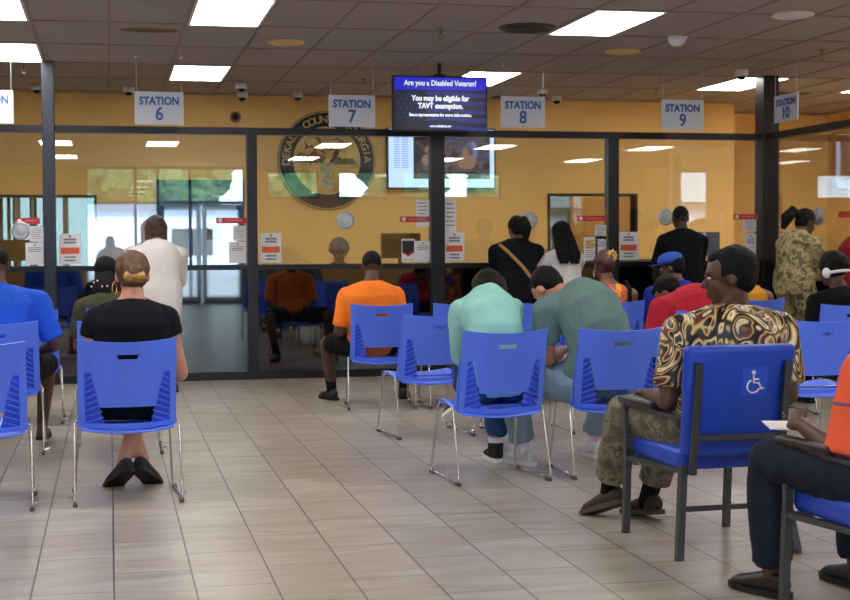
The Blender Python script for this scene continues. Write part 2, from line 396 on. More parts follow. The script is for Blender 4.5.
# ------------------------------------------------------------------ glass partition
PT = 2.37
def mullion(x, w_, z1=2.345, y=PY, name='mullion'):
    bm = BM(); box(bm, (x - w_ / 2, y - .06, 0), (x + w_ / 2, y + .06, z1)); return bm
part = bpy.data.objects.new('wall_partition', None); link(part); part['kind'] = 'structure'
fm = MT['frame']
bays = [-3.4, -.53, 1.318, 3.105, 4.893, WX]; wid = [.09, .095, .095, .135, .11, .15]
for k, (x, w_) in enumerate(zip(bays, wid)):
    if k in (1, 5): continue
    obj('mullion', mullion(x, w_), fm, part)
bm = BM(); box(bm, (bays[0] - .05, PY - .05, 2.305), (WX, PY + .05, PT)); obj('head_rail', bm, fm, part)
bm = BM(); box(bm, (bays[0] - .05, PY - .05, 1.035), (WX, PY + .05, 1.085)); obj('counter_rail', bm, fm, part)
bm = BM(); box(bm, (bays[0] - .05, PY - .055, 0), (WX, PY + .05, .075)); obj('floor_rail', bm, fm, part)
for a, b in zip(bays, bays[1:]):
    bm = BM(); box(bm, (a, PY - .004, 1.085), (b, PY + .004, 2.305)); obj('pane', bm, MT['glass'], part)
    bm = BM(); box(bm, (a, PY - .006, .075), (b, PY + .006, 1.035)); obj('lower_panel', bm, MT['lowpanel'], part)
wing = bpy.data.objects.new('wall_wing', None); link(wing); wing['kind'] = 'structure'
ys = [PY, 11.3]
bm = BM(); box(bm, (WX - .05, ys[-1], 2.305), (WX + .05, PY, PT)); obj('head_rail', bm, fm, wing)
bm = BM(); box(bm, (WX - .05, ys[-1], 1.035), (WX + .05, PY, 1.085)); obj('counter_rail', bm, fm, wing)
bm = BM(); box(bm, (WX - .05, ys[-1], 0), (WX + .05, PY, .075)); obj('floor_rail', bm, fm, wing)
for a, b in zip(ys, ys[1:]):
    bm = BM(); box(bm, (WX - .05, b - .05, 0), (WX + .05, b + .05, 2.305)); obj('mullion', bm, fm, wing)
    bm = BM(); box(bm, (WX - .004, b, 1.085), (WX + .004, a, 2.305)); obj('pane', bm, MT['glass_wing'], wing)
    bm = BM(); box(bm, (WX - .006, b, .075), (WX + .006, a, 1.035)); obj('lower_panel', bm, MT['lowpanel'], wing)
# full-height posts at the two ends
bm = BM(); box(bm, (-.53 - .055, PY - .11, 0), (-.53 + .055, PY + .06, CH)); bevel_all(bm, .008, 2); struct('trim_3', bm, mat('grey_steel_post', (52, 56, 66), .3, .5))
bm = BM(); box(bm, (WX - .085, PY - .12, 0), (WX + .085, PY + .09, CH)); bevel_all(bm, .008, 2); struct('trim_4', bm, mat('dark_steel_post', (26, 22, 26), .4, .3))
# counters behind the glass
t = thing('service_counter', 'long black service counter behind the straight glass partition', 'counter', (0, 0, 0))
bm = BM(); box(bm, (-3.3, PY + .08, 1.0), (6.35, 14.5, 1.034)); obj('worktop', bm, MT['black'], t)
bm = BM(); box(bm, (-3.3, PY + .10, 0), (6.3, 14.35, 1.0)); obj('body', bm, MT['black'], t)
t = thing('service_counter', 'black service counter behind the glass wing on the right', 'counter', (0, 0, 0))
bm = BM(); box(bm, (WX + .08, 11.4, 1.0), (7.3, 13.5, 1.034)); obj('worktop', bm, MT['black'], t)
bm = BM(); box(bm, (WX + .10, 11.4, 0), (7.15, 13.5, 1.0)); obj('body', bm, MT['black'], t)

# ------------------------------------------------------------------ ceiling fittings
def troffer(x, y, label):
    t = thing('ceiling_light', label, 'ceiling light', (x, y, CH), 0, 'fluorescent ceiling panels')
    bm = BM(); a, b = GS / 2 - .012, GT / 2 - .012
    for lo, hi in (((-a, -b), (a, -b + .02)), ((-a, b - .02), (a, b)), ((-a, -b + .02), (-a + .02, b - .02)), ((a - .02, -b + .02), (a, b - .02))):
        box(bm, (lo[0], lo[1], -.012), (hi[0], hi[1], .0))
    obj('frame', bm, MT['white'], t)
    bm = BM(); box(bm, (-a + .02, -b + .02, -.008), (a - .02, b - .02, -.002)); obj('diffuser', bm, MT['diffuser'], t)
def gx(i): return GX + (i + .5) * GS
def gy(j): return GY0 + (j + .5) * GT
VIS = {(1, 0): 'lit ceiling panel above the glass at the sixth station sign', (1, -3): 'lit ceiling panel cut by the top edge of the photo, above the round yellow speaker',
       (6, -3): 'large lit ceiling panel between the dark vent and the big white camera dome', (6, 0): 'lit ceiling panel just behind the hanging blue screen',
       (11, 0): 'lit ceiling panel crossed by the dark right post', (-2, -1): 'lit ceiling panel at the left edge, just before the left post', (-2, -3): 'lit ceiling panel in the top left corner of the photo',
       (14, 0): 'lit ceiling panel at the right edge beyond the dark post'}
for i in (-7, -2, 1, 6, 11, 16):
    for j in (0, -3, -6, -9, -12):
        if i == -2 and j == 0: j = -1
        if i == 1 and j == -12: continue
        troffer(gx(i), gy(j), VIS.get((i, j), 'lit ceiling panel out in the waiting room behind the viewer'))
troffer(gx(14), gy(0), VIS[(14, 0)]); troffer(gx(14), gy(-2), 'added unseen light panel brightening the office behind the glass wing')  # second panel is added out of view to brighten the wing office
troffer(gx(9), 17.1, 'added unseen light panel brightening the small room behind the right service window')  # invented fill light, hidden above the window, to lift the dark room
def dome(x, y, label, s=1, z=CH, group='camera domes on the ceiling'):
    t = thing('security_camera', label, 'security camera', (x, y, z), 0, group)
    bm = BM(); lathe(bm, [(.055 * s, 0), (.06 * s, -.02 * s), (.06 * s, -.05 * s), (.05 * s, -.06 * s)], n=24); obj('housing', bm, MT['white'], t, smooth=True)
    bm = BM(); ell(bm, (0, 0, -.055 * s), (.042 * s, .042 * s, .04 * s), n=18); obj('dome', bm, MT['darkdome'], t, smooth=True)
dome(-.72, 15.7, 'small white camera dome left of the grey left post')
dome(.22, 15.75, 'small white camera dome just left of the sixth station sign')
dome(1.36, 15.2, 'white camera dome hanging over the black wall dome, upper of the pair')
dome(1.45, 16.1, 'camera dome with mostly black lower half, lower of the stacked pair', 1.05)
dome(2.05, 16.0, 'small white camera dome above the top left of the round seal')
dome(4.62, 15.2, 'white camera dome right of the eighth station sign, nearer one')
dome(5.0, 15.9, 'white camera dome right of the eighth station sign, the one by the wall')
dome(6.03, 13.2, 'white camera dome above the ninth station sign, near the dark post', 1.1)
t = thing('smoke_detector', 'large plain white dome on the ceiling right of the big lit panel', 'smoke detector', (4.55, 11.2, CH))
bm = BM(); lathe(bm, [(.075, 0), (.075, -.025), (.065, -.05), (.045, -.07), (.01, -.078)], n=28); obj('body', bm, MT['white'], t, smooth=True)
bm = BM(); lathe(bm, [(.085, 0), (.085, -.008)], n=28); obj('base_ring', bm, MT['white'], t)
t = thing('wall_camera', 'round black-lensed camera on the yellow wall above the frame', 'security camera', (1.40, BY, 2.705))
bm = BM(); lathe(bm, [(.062, 0), (.062, .02), (.05, .03)], ax=(0, -1, 0), n=28); obj('base_ring', bm, mat('brown_grey_ring', (120, 100, 80), .5), t, smooth=True)
bm = BM(); ell(bm, (0, -.025, 0), (.036, .03, .036), n=18); obj('dome', bm, MT['darkdome'], t, smooth=True)
for x, y, l in ((1.45, 12.05, 'yellowed round ceiling speaker left of the seventh station sign'), (4.41, 12.1, 'yellowed round ceiling speaker under the large lit panel'), (4.95, 9.95, 'pale round ceiling speaker at the top edge right of the big panel')):
    t = thing('ceiling_speaker', l, 'ceiling speaker', (x, y, CH), 0, 'round ceiling speakers')
    bm = BM(); lathe(bm, [(.155, 0), (.155, -.012), (.14, -.016)], n=36); obj('rim', bm, MT['speaker'] if x < 4.9 else MT['white'], t)
    bm = BM()
    for r in (.03, .06, .09, .12): lathe(bm, [(r, -.015), (r + .012, -.020), (r + .02, -.015)], n=28)
    obj('grille', bm, MT['speaker'] if x < 4.9 else MT['white'], t)
t = thing('ceiling_vent', 'dark round air vent in the ceiling left of the large lit panel', 'air vent', (3.19, 10.9, CH))
bm = BM(); lathe(bm, [(.22, 0), (.22, -.008), (.2, -.012)], n=36); obj('rim', bm, MT['vent'], t)
bm = BM()
for r in (.04, .08, .12, .16): lathe(bm, [(r, -.01), (r + .03, -.024), (r + .034, -.01)], n=28)
obj('louver_ring', bm, MT['vent'], t)
bm = BM(); box(bm, (7.3, 15.1, CH - .008), (7.75, 15.3, CH)); tag(obj('ceiling_vent', bm, MT['vent']), 'narrow dark vent slot on the ceiling right of the dark post', 'air vent')
bm = BM(); box(bm, (4.3, 16.0, CH - .008), (4.7, 16.2, CH)); tag(obj('ceiling_vent', bm, MT['vent']), 'narrow dark vent slot by the wall above the eighth station', 'air vent')
bm = BM(); lathe(bm, [(.24, 0), (.2, -.002)], n=9); bmesh.ops.scale(bm, vec=(1, .55, 1), verts=bm.verts)
o = obj('ceiling_stain', bm, MT['stain']); o.location = (.33, 11.6, CH - .0005); o['kind'] = 'structure'
def sprinkler(x, y, label):
    t = thing('sprinkler', label, 'sprinkler', (x, y, CH), 0, 'ceiling sprinklers')
    bm = BM(); lathe(bm, [(.035, 0), (.035, -.008), (.012, -.012), (.012, -.05)], n=16); obj('pipe', bm, MT['brass'], t, smooth=True)
    bm = BM(); tube(bm, [(-.012, 0, -.045), (-.022, 0, -.065), (0, 0, -.09), (.022, 0, -.065), (.012, 0, -.045)], .004, 6); obj('yoke', bm, MT['brass'], t)
    bm = BM(); lathe(bm, [(.028, -.09), (.028, -.094)], n=16); obj('deflector', bm, MT['brass'], t)
for x, y, l in ((-.75, 13.9, 'sprinkler at the left edge by the grey post'), (2.55, 14.6, 'sprinkler just right of the seventh station sign'), (2.55, 11.1, 'sprinkler hanging left of the dark round vent'),
                (5.82, 14.9, 'sprinkler above the ninth station sign'), (6.1, 11.7, 'sprinkler in the upper right, before the dark post')): sprinkler(x, y, l)

# ------------------------------------------------------------------ hanging station signs
def station(x, y, z, num, label, wdt=.43, rz=0, hgt=.29):
    kz = hgt / .29; kx = wdt / .43 / kz
    t = thing('hanging_sign', label, 'sign', (x, y, z), rz, 'hanging station signs')
    bm = BM(); box(bm, (-wdt / 2, -.004, -hgt / 2), (wdt / 2, .004, hgt / 2)); obj('board', bm, MT['sign'], t)
    bm = BM()
    for s in (-1, 1): tube(bm, [(s * wdt * .46, 0, hgt / 2), (s * wdt * .46, 0, CH - z - .012)], .0022, 5); box(bm, (s * wdt * .46 - .012, -.012, CH - z - .02), (s * wdt * .46 + .012, .012, CH - z))
    obj('hanging_wire', bm, MT['wire'], t)
    a = text('lettering', 'STATION', .098 * kz, MT['signblue'], t, (0, -.006, hgt * .21), (1, 0, 0), (0, 0, 1), bold=.0035, sx=.86 * kx)
    b = text('number', num, .165 * kz, MT['signblue'], t, (0, -.006, -hgt * .19), (1, 0, 0), (0, 0, 1), bold=.004, sx=.9 * kx)
station(-1.02, 13.2, 2.484, '5', 'white hanging board at the left edge with only ON of STATION in view')
station(.45, 13.2, 2.493, '6', 'white hanging board reading STATION 6')
station(2.19, 13.2, 2.493, '7', 'white hanging board reading STATION 7, in front of the seal')
station(3.82, 13.2, 2.507, '8', 'white hanging board reading STATION 8')
station(5.42, 13.2, 2.502, '9', 'white hanging board reading STATION 9')
station(6.15, 12.49, 2.515, '10', 'white hanging board reading STATION 10, turned sideways by the dark post', wdt=.48, rz=-PI / 2, hgt=.25)

# ------------------------------------------------------------------ round county seal on the wall
SX_, SZ_ = 2.433, 2.225; SR = .562
t = thing('wall_seal', 'large round blue and gold county seal on the yellow wall', 'seal', (SX_, BY, SZ_))
bm = BM(); disc(bm, (0, 0, 0), SR, (0, -1, 0), .02, 72); obj('outer_ring', bm, MT['navy'], t)
bm = BM(); disc(bm, (0, -.02, 0), SR * .665, (0, -1, 0), .004, 64); obj('inner_field', bm, mat('seal_field', (216, 180, 104), .6, var=.2, vscale=6), t)
bm = BM()
for k in range(64):
    a = 2 * PI * k / 64; b = 2 * PI * (k + 1) / 64
    for r0, r1 in ((SR * .66, SR * .685), (SR * .965, SR * .985)):
        quad(bm, [(r * math.cos(q), -.0245, r * math.sin(q)) for r, q in ((r0, a), (r1, a), (r1, b), (r0, b))])
obj('ring_line', bm, MT['gold'], t)
def arc_text(s, a0, a1, r, size, flip=False):
    n = len(s)
    for k, ch in enumerate(s):
        if ch == ' ': continue
        a = a0 + (a1 - a0) * k / (n - 1); rad = V((math.cos(a), 0, math.sin(a)))
        upv = rad if not flip else -rad; ax = V((math.sin(a), 0, -math.cos(a))) if not flip else V((-math.sin(a), 0, math.cos(a)))
        text('lettering', ch, size, MT['gold'], t, rad * r + V((0, -.022, 0)), ax, upv, bold=.001)
arc_text('DEKALB·COUNTY', math.radians(182), math.radians(76), SR * .825, .118)
arc_text('GEORGIA', math.radians(56), math.radians(2), SR * .825, .118)
# field: an allegorical scene in brown and dark tones, plain blotches of figures
dk = mat('seal_brown', (92, 66, 42), .7); rd = mat('seal_rust', (168, 84, 50), .7); gn = mat('seal_olive', (112, 116, 66), .7)
bm = BM(); quad(bm, [(-.36, -.026, -.02), (-.04, -.026, -.03), (-.04, -.026, .03), (-.36, -.026, .02)]); quad(bm, [(.02, -.026, -.05), (.34, -.026, -.04), (.3, -.026, .03), (.04, -.026, .02)]); obj('field_ground', bm, gn, t)
bm = BM(); rnd = random.Random(4)
for k in range(26):
    x0 = -.28 + rnd.random() * .5; z0 = -.04 + rnd.random() * .26; a = rnd.random() * 3.1; l = .05 + rnd.random() * .07
    tube(bm, [(x0, -.027, z0), (x0 + l * .6 * math.cos(a), -.028, z0 + l * .5 * math.sin(a)), (x0 + l * math.cos(a + .7), -.027, z0 + l * math.sin(a + .7))], [.006, .014, .004], 6)
ell(bm, (.12, -.026, .2), (.02, .004, .024)); tube(bm, [(.12, -.026, .18), (.11, -.026, .08), (.05, -.026, -.02)], [.02, .026, .012], 8); tube(bm, [(.11, -.026, .15), (.02, -.026, .12), (-.06, -.026, .16)], [.012, .01, .006], 6)
obj('figure', bm, dk, t)
bm = BM(); tube(bm, [(-.2, -.027, .02), (-.14, -.028, .08), (-.08, -.027, .03)], [.03, .035, .02], 8); obj('drapery', bm, rd, t)
bm = BM(); box(bm, (-.07, -.03, -.32), (.06, -.024, -.04)); box(bm, (-.1, -.031, -.06), (.09, -.024, -.03)); obj('pillar', bm, mat('seal_pillar', (176, 180, 150), .6, var=.2, vscale=20), t)

# ------------------------------------------------------------------ screens
scr_blue = mat('screen_blue', (22, 24, 176), .3, emit=1.0); scr_navy = mat('screen_navy', (3, 8, 36), .3, emit=1.0)
scr_stripe = mat('screen_stripe', (12, 24, 100), .3, emit=1.0); scr_white = mat('screen_white_text', (240, 246, 255), .3, emit=1.0)
t = thing('hanging_screen', 'blue notice screen for disabled veterans hung over the partition', 'screen', (3.024, 13.2, 2.572))
W, H_ = .90, .512
bm = BM(); box(bm, (-W / 2, 0, -H_ / 2), (W / 2, .07, H_ / 2)); bevel_all(bm, .006, 2); obj('casing', bm, MT['blackrough'], t)
bm = BM(); w2, h2 = W / 2 - .014, H_ / 2 - .014; quad(bm, [(-w2, -.002, -h2), (w2, -.002, -h2), (w2, -.002, h2), (-w2, -.002, h2)]); obj('display', bm, scr_navy, t)
bm = BM(); quad(bm, [(-w2, -.003, h2 - .115), (w2, -.003, h2 - .115), (w2, -.003, h2), (-w2, -.003, h2)]); obj('title_band', bm, scr_blue, t)
bm = BM()
for k in range(5):
    z = h2 - .135 - k * .078
    for j in range(8):
        xa = -.13 + j * (w2 + .13) / 8; xb = -.13 + (j + 1) * (w2 + .13) / 8
        fa, fb = .012 * math.sin(j * .7), .012 * math.sin((j + 1) * .7)
        quad(bm, [(xa, -.0032, z - .036 + fa), (xb, -.0032, z - .036 + fb), (xb, -.0032, z + fb), (xa, -.0032, z + fa)])
obj('flag_stripe', bm, scr_stripe, t)
bm = BM()
for r in range(6):
    for c in range(4): disc(bm, (-w2 + .04 + c * .055 + (r % 2) * .02, -.003, h2 - .15 - r * .045), .011, (0, -1, 0), .0003, 5)
obj('display_print', bm, scr_stripe, t)
for s, z, sz, m, bo in (('Are you a Disabled Veteran?', .188, .069, mat('screen_pale_yellow', (226, 236, 190), .3, emit=1.0), .0012), ('You may be eligible for', .048, .068, scr_white, .002), ('TAVT exemption.', -.022, .068, scr_white, .002),
                    ('See a representative for more information.', -.105, .040, scr_white, .0012), ('www.dekalbtax.org', -.208, .03, scr_white, .0006)):
    text('screen_text', s, sz, m, t, (0, -.004, z), (1, 0, 0), (0, 0, 1), bold=bo, ext=.0005, sx=.86)
bm = BM(); tube(bm, [(0, .035, H_ / 2 - .05), (0, .035, CH - 2.572)], .02, 12); box(bm, (-.05, .02, H_ / 2 - .02), (.05, .1, H_ / 2 + .02)); obj('ceiling_mount', bm, MT['blackrough'], t)
t = thing('wall_screen', 'large bright screen on the far wall behind the glass, below the blue one', 'screen', (3.76, BY, 2.255))
W, H_ = 1.28, .70
bm = BM(); box(bm, (-W / 2, -.09, -H_ / 2), (W / 2, 0, H_ / 2)); bevel_all(bm, .006, 2); obj('casing', bm, MT['blackrough'], t)
scr_pale = mat('screen_pale', (176, 206, 246), .3, emit=1.3)
bm = BM(); w2, h2 = W / 2 - .016, H_ / 2 - .016; quad(bm, [(-w2, -.092, -h2), (w2, -.092, -h2), (w2, -.092, h2), (-w2, -.092, h2)]); obj('display', bm, scr_pale, t)
bm = BM()
for k in range(15):
    for x0, l in ((-w2 + .06, .07), (-w2 + .15, .08)):
        z = h2 - .08 - k * .026; quad(bm, [(x0, -.093, z), (x0 + l, -.093, z), (x0 + l, -.093, z + .010), (x0, -.093, z + .010)])
obj('list_line', bm, mat('screen_list_text', (120, 150, 190), .3, emit=.9), t)
pic = ramp_mat('screen_picture', [(0, (14, 16, 26)), (.42, (34, 34, 48)), (.52, (96, 84, 80)), (.58, (52, 58, 86)), (.7, (120, 130, 160)), (1, (30, 30, 40))], 4, 1.2)
b_ = pic.node_tree.nodes['Principled BSDF']; rr = [n for n in pic.node_tree.nodes if n.type == 'VALTORGB'][0]
pic.node_tree.links.new(rr.outputs[0], b_.inputs['Emission Color']); b_.inputs['Emission Strength'].default_value = .8
bm = BM(); quad(bm, [(-w2 + .29, -.0935, -h2 + .1), (w2 - .05, -.0935, -h2 + .1), (w2 - .05, -.0935, h2 - .05), (-w2 + .29, -.0935, h2 - .05)]); obj('picture', bm, pic, t)
bm = BM(); sk = mat('screen_figure', (150, 116, 96), .4, emit=.5)
for x, z, s in ((.28, .02, 1), (-.17, .04, .8)):
    ell(bm, (x, -.094, z + .06), (.04 * s, .002, .05 * s)); ell(bm, (x + .02, -.0937, z - .06), (.11 * s, .002, .09 * s))
obj('picture_figure', bm, sk, t)
text('screen_text', 'SERVING OUR COMMUNITY', .03, scr_white, t, (.2, -.0955, -.16), (1, 0, 0), (0, 0, 1), ext=.0003) if False else None
t = thing('wall_screen', 'large screen behind the glass wing at the right edge of the photo', 'screen', (7.9, 13.2, 2.05), -PI / 2)
bm = BM(); box(bm, (-.75, 0, -.42), (.75, .08, .42)); obj('casing', bm, mat('screen_silver_frame', (150, 150, 170), .4), t)
bm = BM(); quad(bm, [(-.70, -.002, -.33), (.70, -.002, -.33), (.70, -.002, .37), (-.70, -.002, .37)]); obj('display', bm, mat('screen_dim', (96, 66, 70), .3, emit=.3), t)
bm = BM(); quad(bm, [(-.70, -.003, .31), (.70, -.003, .31), (.70, -.003, .37), (-.70, -.003, .37)]); obj('title_band', bm, mat('screen_violet', (80, 60, 200), .3, emit=.8), t)
bm = BM(); box(bm, (-.05, .08, .1), (.05, .14, CH - 2.05)); obj('ceiling_mount', bm, MT['blackrough'], t)

# ------------------------------------------------------------------ notices on the glass
GY = PY - .0045
def notice(x0, x1, z0, z1, label, kind, y=GY, rz=0, group='paper notices on the glass'):
    cx, cz = (x0 + x1) / 2, (z0 + z1) / 2; w_, h_ = (x1 - x0) / 2, (z1 - z0) / 2
    t = thing('notice', label, 'notice', (cx, y, cz), rz, group)
    bm = BM(); box(bm, (-w_, -.0015, -h_), (w_, 0, h_)); obj('sheet', bm, MT['offwhite'], t)
    bm = BM(); lines = []
    def ln(x, z, l, th): quad(bm, [(x, -.0022, z), (x + l, -.0022, z), (x + l, -.0022, z + th), (x, -.0022, z + th)])
    if kind == 'band':
        disc(bm, (0, -.0015, h_ * .84), .012, (0, -1, 0), .001, 12)
        for z in (.56, .36): ln(-w_ * .55, h_ * z, w_ * 1.1, h_ * .13)
        for z in (-.58, -.8): ln(-w_ * .5, h_ * z, w_ * 1.0, h_ * .1)
        obj('print', bm, MT['grey'], t)
        bm = BM(); ln(-w_ * .84, -h_ * .32, w_ * 1.68, h_ * .42); obj('print_band', bm, MT['redorange'], t)
    elif kind == 'code':
        disc(bm, (0, -.0015, h_ * .78), .01, (0, -1, 0), .001, 12)
        for z in (.5, .32, .16): ln(-w_ * .7, h_ * z, w_ * 1.4, h_ * .07)
        obj('print', bm, MT['grey'], t)
    elif kind == 'badge':
        ln(-w_ * .8, -h_ * .85, w_ * .5, h_ * .06); ln(w_ * .1, -h_ * .85, w_ * .6, h_ * .06); obj('print', bm, MT['grey'], t)
        bm = BM(); quad(bm, [(-w_ * .9, -.002, -h_ * .2), (0, -.002, -h_ * .55), (w_ * .9, -.002, -h_ * .2), (w_ * .9, -.002, h_ * .85), (-w_ * .9, -.002, h_ * .85)]); obj('badge', bm, MT['black'], t)
        bm = BM(); quad(bm, [(-w_ * .9, -.0025, -h_ * .2), (0, -.0025, -h_ * .55), (w_ * .9, -.0025, -h_ * .2), (w_ * .9, -.0025, -h_ * .05), (0, -.0025, -h_ * .4), (-w_ * .9, -.0025, -h_ * .05)]); obj('badge_edge', bm, MT['red'], t)
        for k, s in enumerate(('WE', 'DO', '')): pass
    elif kind == 'text':
        for k in range(6): ln(-w_ * .75, h_ * (.7 - k * .26), w_ * (1.5 if k % 3 else 1.2), h_ * .07)
        obj('print', bm, MT['grey'], t)
    elif kind == 'yellow':
        for k in range(4): ln(-w_ * .8, -h_ * (.2 + k * .18), w_ * 1.6, h_ * .06)
        obj('print', bm, MT['grey'], t)
        bm = BM(); ln(-w_ * .8, h_ * .0, w_ * 1.6, h_ * .75); obj('print_picture', bm, mat('notice_tan_picture', (190, 160, 110), .6, var=.3, vscale=40), t)
    return t
ST = ['fifth', 'sixth', 'seventh', 'eighth']
lab = {0: 'beside the grey left post', 1: 'beside the frame upright left of the seal', 2: 'beside the thick frame upright below the blue screen', 3: 'beside the frame upright behind the woman with the blond bun', 4: 'beside the dark right post'}
for k, x in enumerate((-.53, 1.318, 3.105, 4.893)):
    x1, x2 = x - .055, x + .075
    if k in (0, 1, 3): notice(x1 - .125, x1 - .005, 1.31, 1.45, 'small upper white sheet %s' % lab[k], 'text')
    if k != 3: notice(x1 - .165, x1 - .005, 1.10, 1.30, 'white sheet with printed heading %s' % lab[k], 'code')
    else: notice(x1 - .12, x1 - .005, 1.10, 1.34, 'white sheet with printed heading %s' % lab[k], 'code')
    notice(x2, x2 + .2, 1.10, 1.38, 'white orange-banded poster %s' % lab[k], 'band')
notice(2.755, 2.885, 1.10, 1.32, 'small sheet with a black shield badge on the glass by the thick upright', 'badge')
text('badge_text', 'ALL', .03, MT['offwhite'], bpy.data.objects['notice.%03d' % (len([o for o in bpy.data.objects if o.name.startswith('notice')]) - 1)], (0, -.003, .05), (1, 0, 0), (0, 0, 1), ext=.0003, bold=.002) if False else None
notice(2.90, 3.03, 1.44, 1.70, 'tall white notice left of the thick upright, under the bright wall screen', 'text')
notice(3.18, 3.30, 1.38, 1.70, 'tall white notice right of the thick upright, under the bright wall screen', 'text')
notice(4.60, 4.74, 1.10, 1.33, 'cream sheet with a tan picture on the glass behind the long-haired woman', 'yellow')
notice(6.30, 6.44, 1.38, 1.51, 'small white sheet on the glass left of the dark post, upper one', 'text')
notice(6.32, 6.44, 1.12, 1.36, 'white sheet with printed lines left of the dark post, lower one', 'code')
def strip(x0, x1, z, label, y=GY):
    t = thing('instruction_strip', label, 'sign', ((x0 + x1) / 2, y, z), 0, 'red strips on the glass')
    w_ = (x1 - x0) / 2; bm = BM(); box(bm, (-w_, -.002, -.027), (w_, 0, .027)); obj('sheet', bm, MT['red'], t)
    bm = BM(); disc(bm, (-w_ + .04, -.002, 0), .019, (0, -1, 0), .001, 20); obj('white_dot', bm, MT['offwhite'], t)
    bm = BM(); box(bm, (-w_ + .09, -.0025, -.005), (w_ - .04, -.002, .006)); obj('print', bm, mat('pale_red_print', (226, 120, 120), .6), t)
strip(-.84, -.62, 1.50, 'red strip with a white dot on the glass left of the grey post')
strip(.98, 1.27, 1.50, 'red strip with a white dot left of the upright before the seal')
strip(2.74, 3.03, 1.51, 'red strip with a white dot left of the thick upright')
strip(4.53, 4.83, 1.515, 'red strip with a white dot above the long-haired woman')
strip(6.19, 6.46, 1.53, 'red strip with a white dot left of the dark post')
t = thing('instruction_strip', 'red strip on the wing glass at the right edge of the photo', 'sign', (WX - .0045, 12.1, 1.52), -PI / 2, 'red strips on the glass')
bm = BM(); box(bm, (-.12, -.002, -.027), (.12, 0, .027)); obj('sheet', bm, MT['red'], t)
def speak(x, z, label, y=GY, ax=(0, -1, 0)):
    t = thing('speak_through', label, 'speak-through disc', (x, y, z), 0, 'round speak-through discs')
    bm = BM(); a = V(ax); lathe(bm, [(.085, .0), (.085, .012), (.07, .018), (.066, .010)], ax=ax, n=32); obj('rim', bm, MT['silver'], t, smooth=False)
    bm = BM(); lathe(bm, [(.045, .011), (.04, .02), (.01, .022)], ax=ax, n=24); obj('center_plate', bm, MT['silver'], t)
speak(-.79, 1.41, 'round metal speak-through disc at the left edge, left of the grey post')
speak(2.21, 1.50, 'round pale speak-through disc on the glass below the seal')
speak(4.04, 1.50, 'round metal speak-through disc between the two women at the counter')
speak(5.46, 1.53, 'round metal speak-through disc left of the standing man in black')
speak(WX - .0045, 1.515, 'round metal speak-through disc on the wing, past the woman in camouflage', y=12.6, ax=(-1, 0, 0))

# ------------------------------------------------------------------ office gear behind the glass
def monitor(x, y, z, w_, h_, label, rz=0, m=None):
    t = thing('monitor', label, 'monitor', (x, y, z), rz)
    bm = BM(); box(bm, (-w_ / 2, -.02, .09), (w_ / 2, .02, .09 + h_)); bevel_all(bm, .006, 2); obj('casing', bm, MT['blackrough'], t)
    bm = BM(); box(bm, (-.02, .0, .012), (.02, .035, .16)); obj('neck', bm, MT['blackrough'], t)
    bm = BM(); lathe(bm, [(.1, 0), (.1, .006), (.03, .012)], n=24); obj('base', bm, MT['blackrough'], t)
    bm = BM(); q = m or MT['lowpanel']; quad(bm, [(-w_ / 2 + .012, -.0215, .105), (w_ / 2 - .012, -.0215, .105), (w_ / 2 - .012, -.0215, .08 + h_), (-w_ / 2 + .012, -.0215, .08 + h_)]); obj('display', bm, q, t)
monitor(2.84, 14.2, 1.04, .40, .25, 'black monitor on the counter left of the thick frame upright')
monitor(6.05, 14.15, 1.04, .34, .25, 'black monitor with a bluish glint left of the dark post', 0, mat('screen_bluegrey', (60, 80, 110), .3, emit=.3))
monitor(-.87, 14.3, 1.04, .3, .2, 'black monitor on the counter at the left edge of the photo')
def papers(x, y, z, label, n=3, w_=.15, rz=.2):
    t = thing('paper_stack', label, 'paper', (x, y, z), rz); bm = BM()
    for k in range(n): box(bm, (-w_ + .004 * k, -.1, .002 * k), (w_ + .004 * k, .1, .002 * k + .0018))
    obj('sheets', bm, MT['offwhite'], t)
papers(2.45, 14.0, 1.04, 'white papers on the counter beside the grey-haired clerk', 5)
papers(-.2, 13.98, 1.04, 'white papers on the counter under the left service window', 6, .2)
papers(7.0, 12.5, 1.04, 'white papers on the wing counter before the woman in camouflage', 4)
bm = BM(); box(bm, (-.5, -.02, 0), (.5, .02, .35)); o = obj('desk_divider', bm, mat('grey_fabric_divider', (96, 100, 104), .9)); o.location = (5.5, 15.2, 1.0)
t = thing('office_desk', 'dark office desk with a grey fabric divider beyond the counter', 'desk', (5.5, 15.2, 0)); o.parent = t; o.location = (0, 0, .74)
bm = BM(); box(bm, (-.7, -.3, .70), (.7, .3, .74)); obj('desktop', bm, MT['blackrough'], t)
for sx in (-.66, .66):
    bm = BM(); box(bm, (sx - .02, -.28, 0), (sx + .02, .28, .70)); obj('side_panel', bm, MT['blackrough'], t)

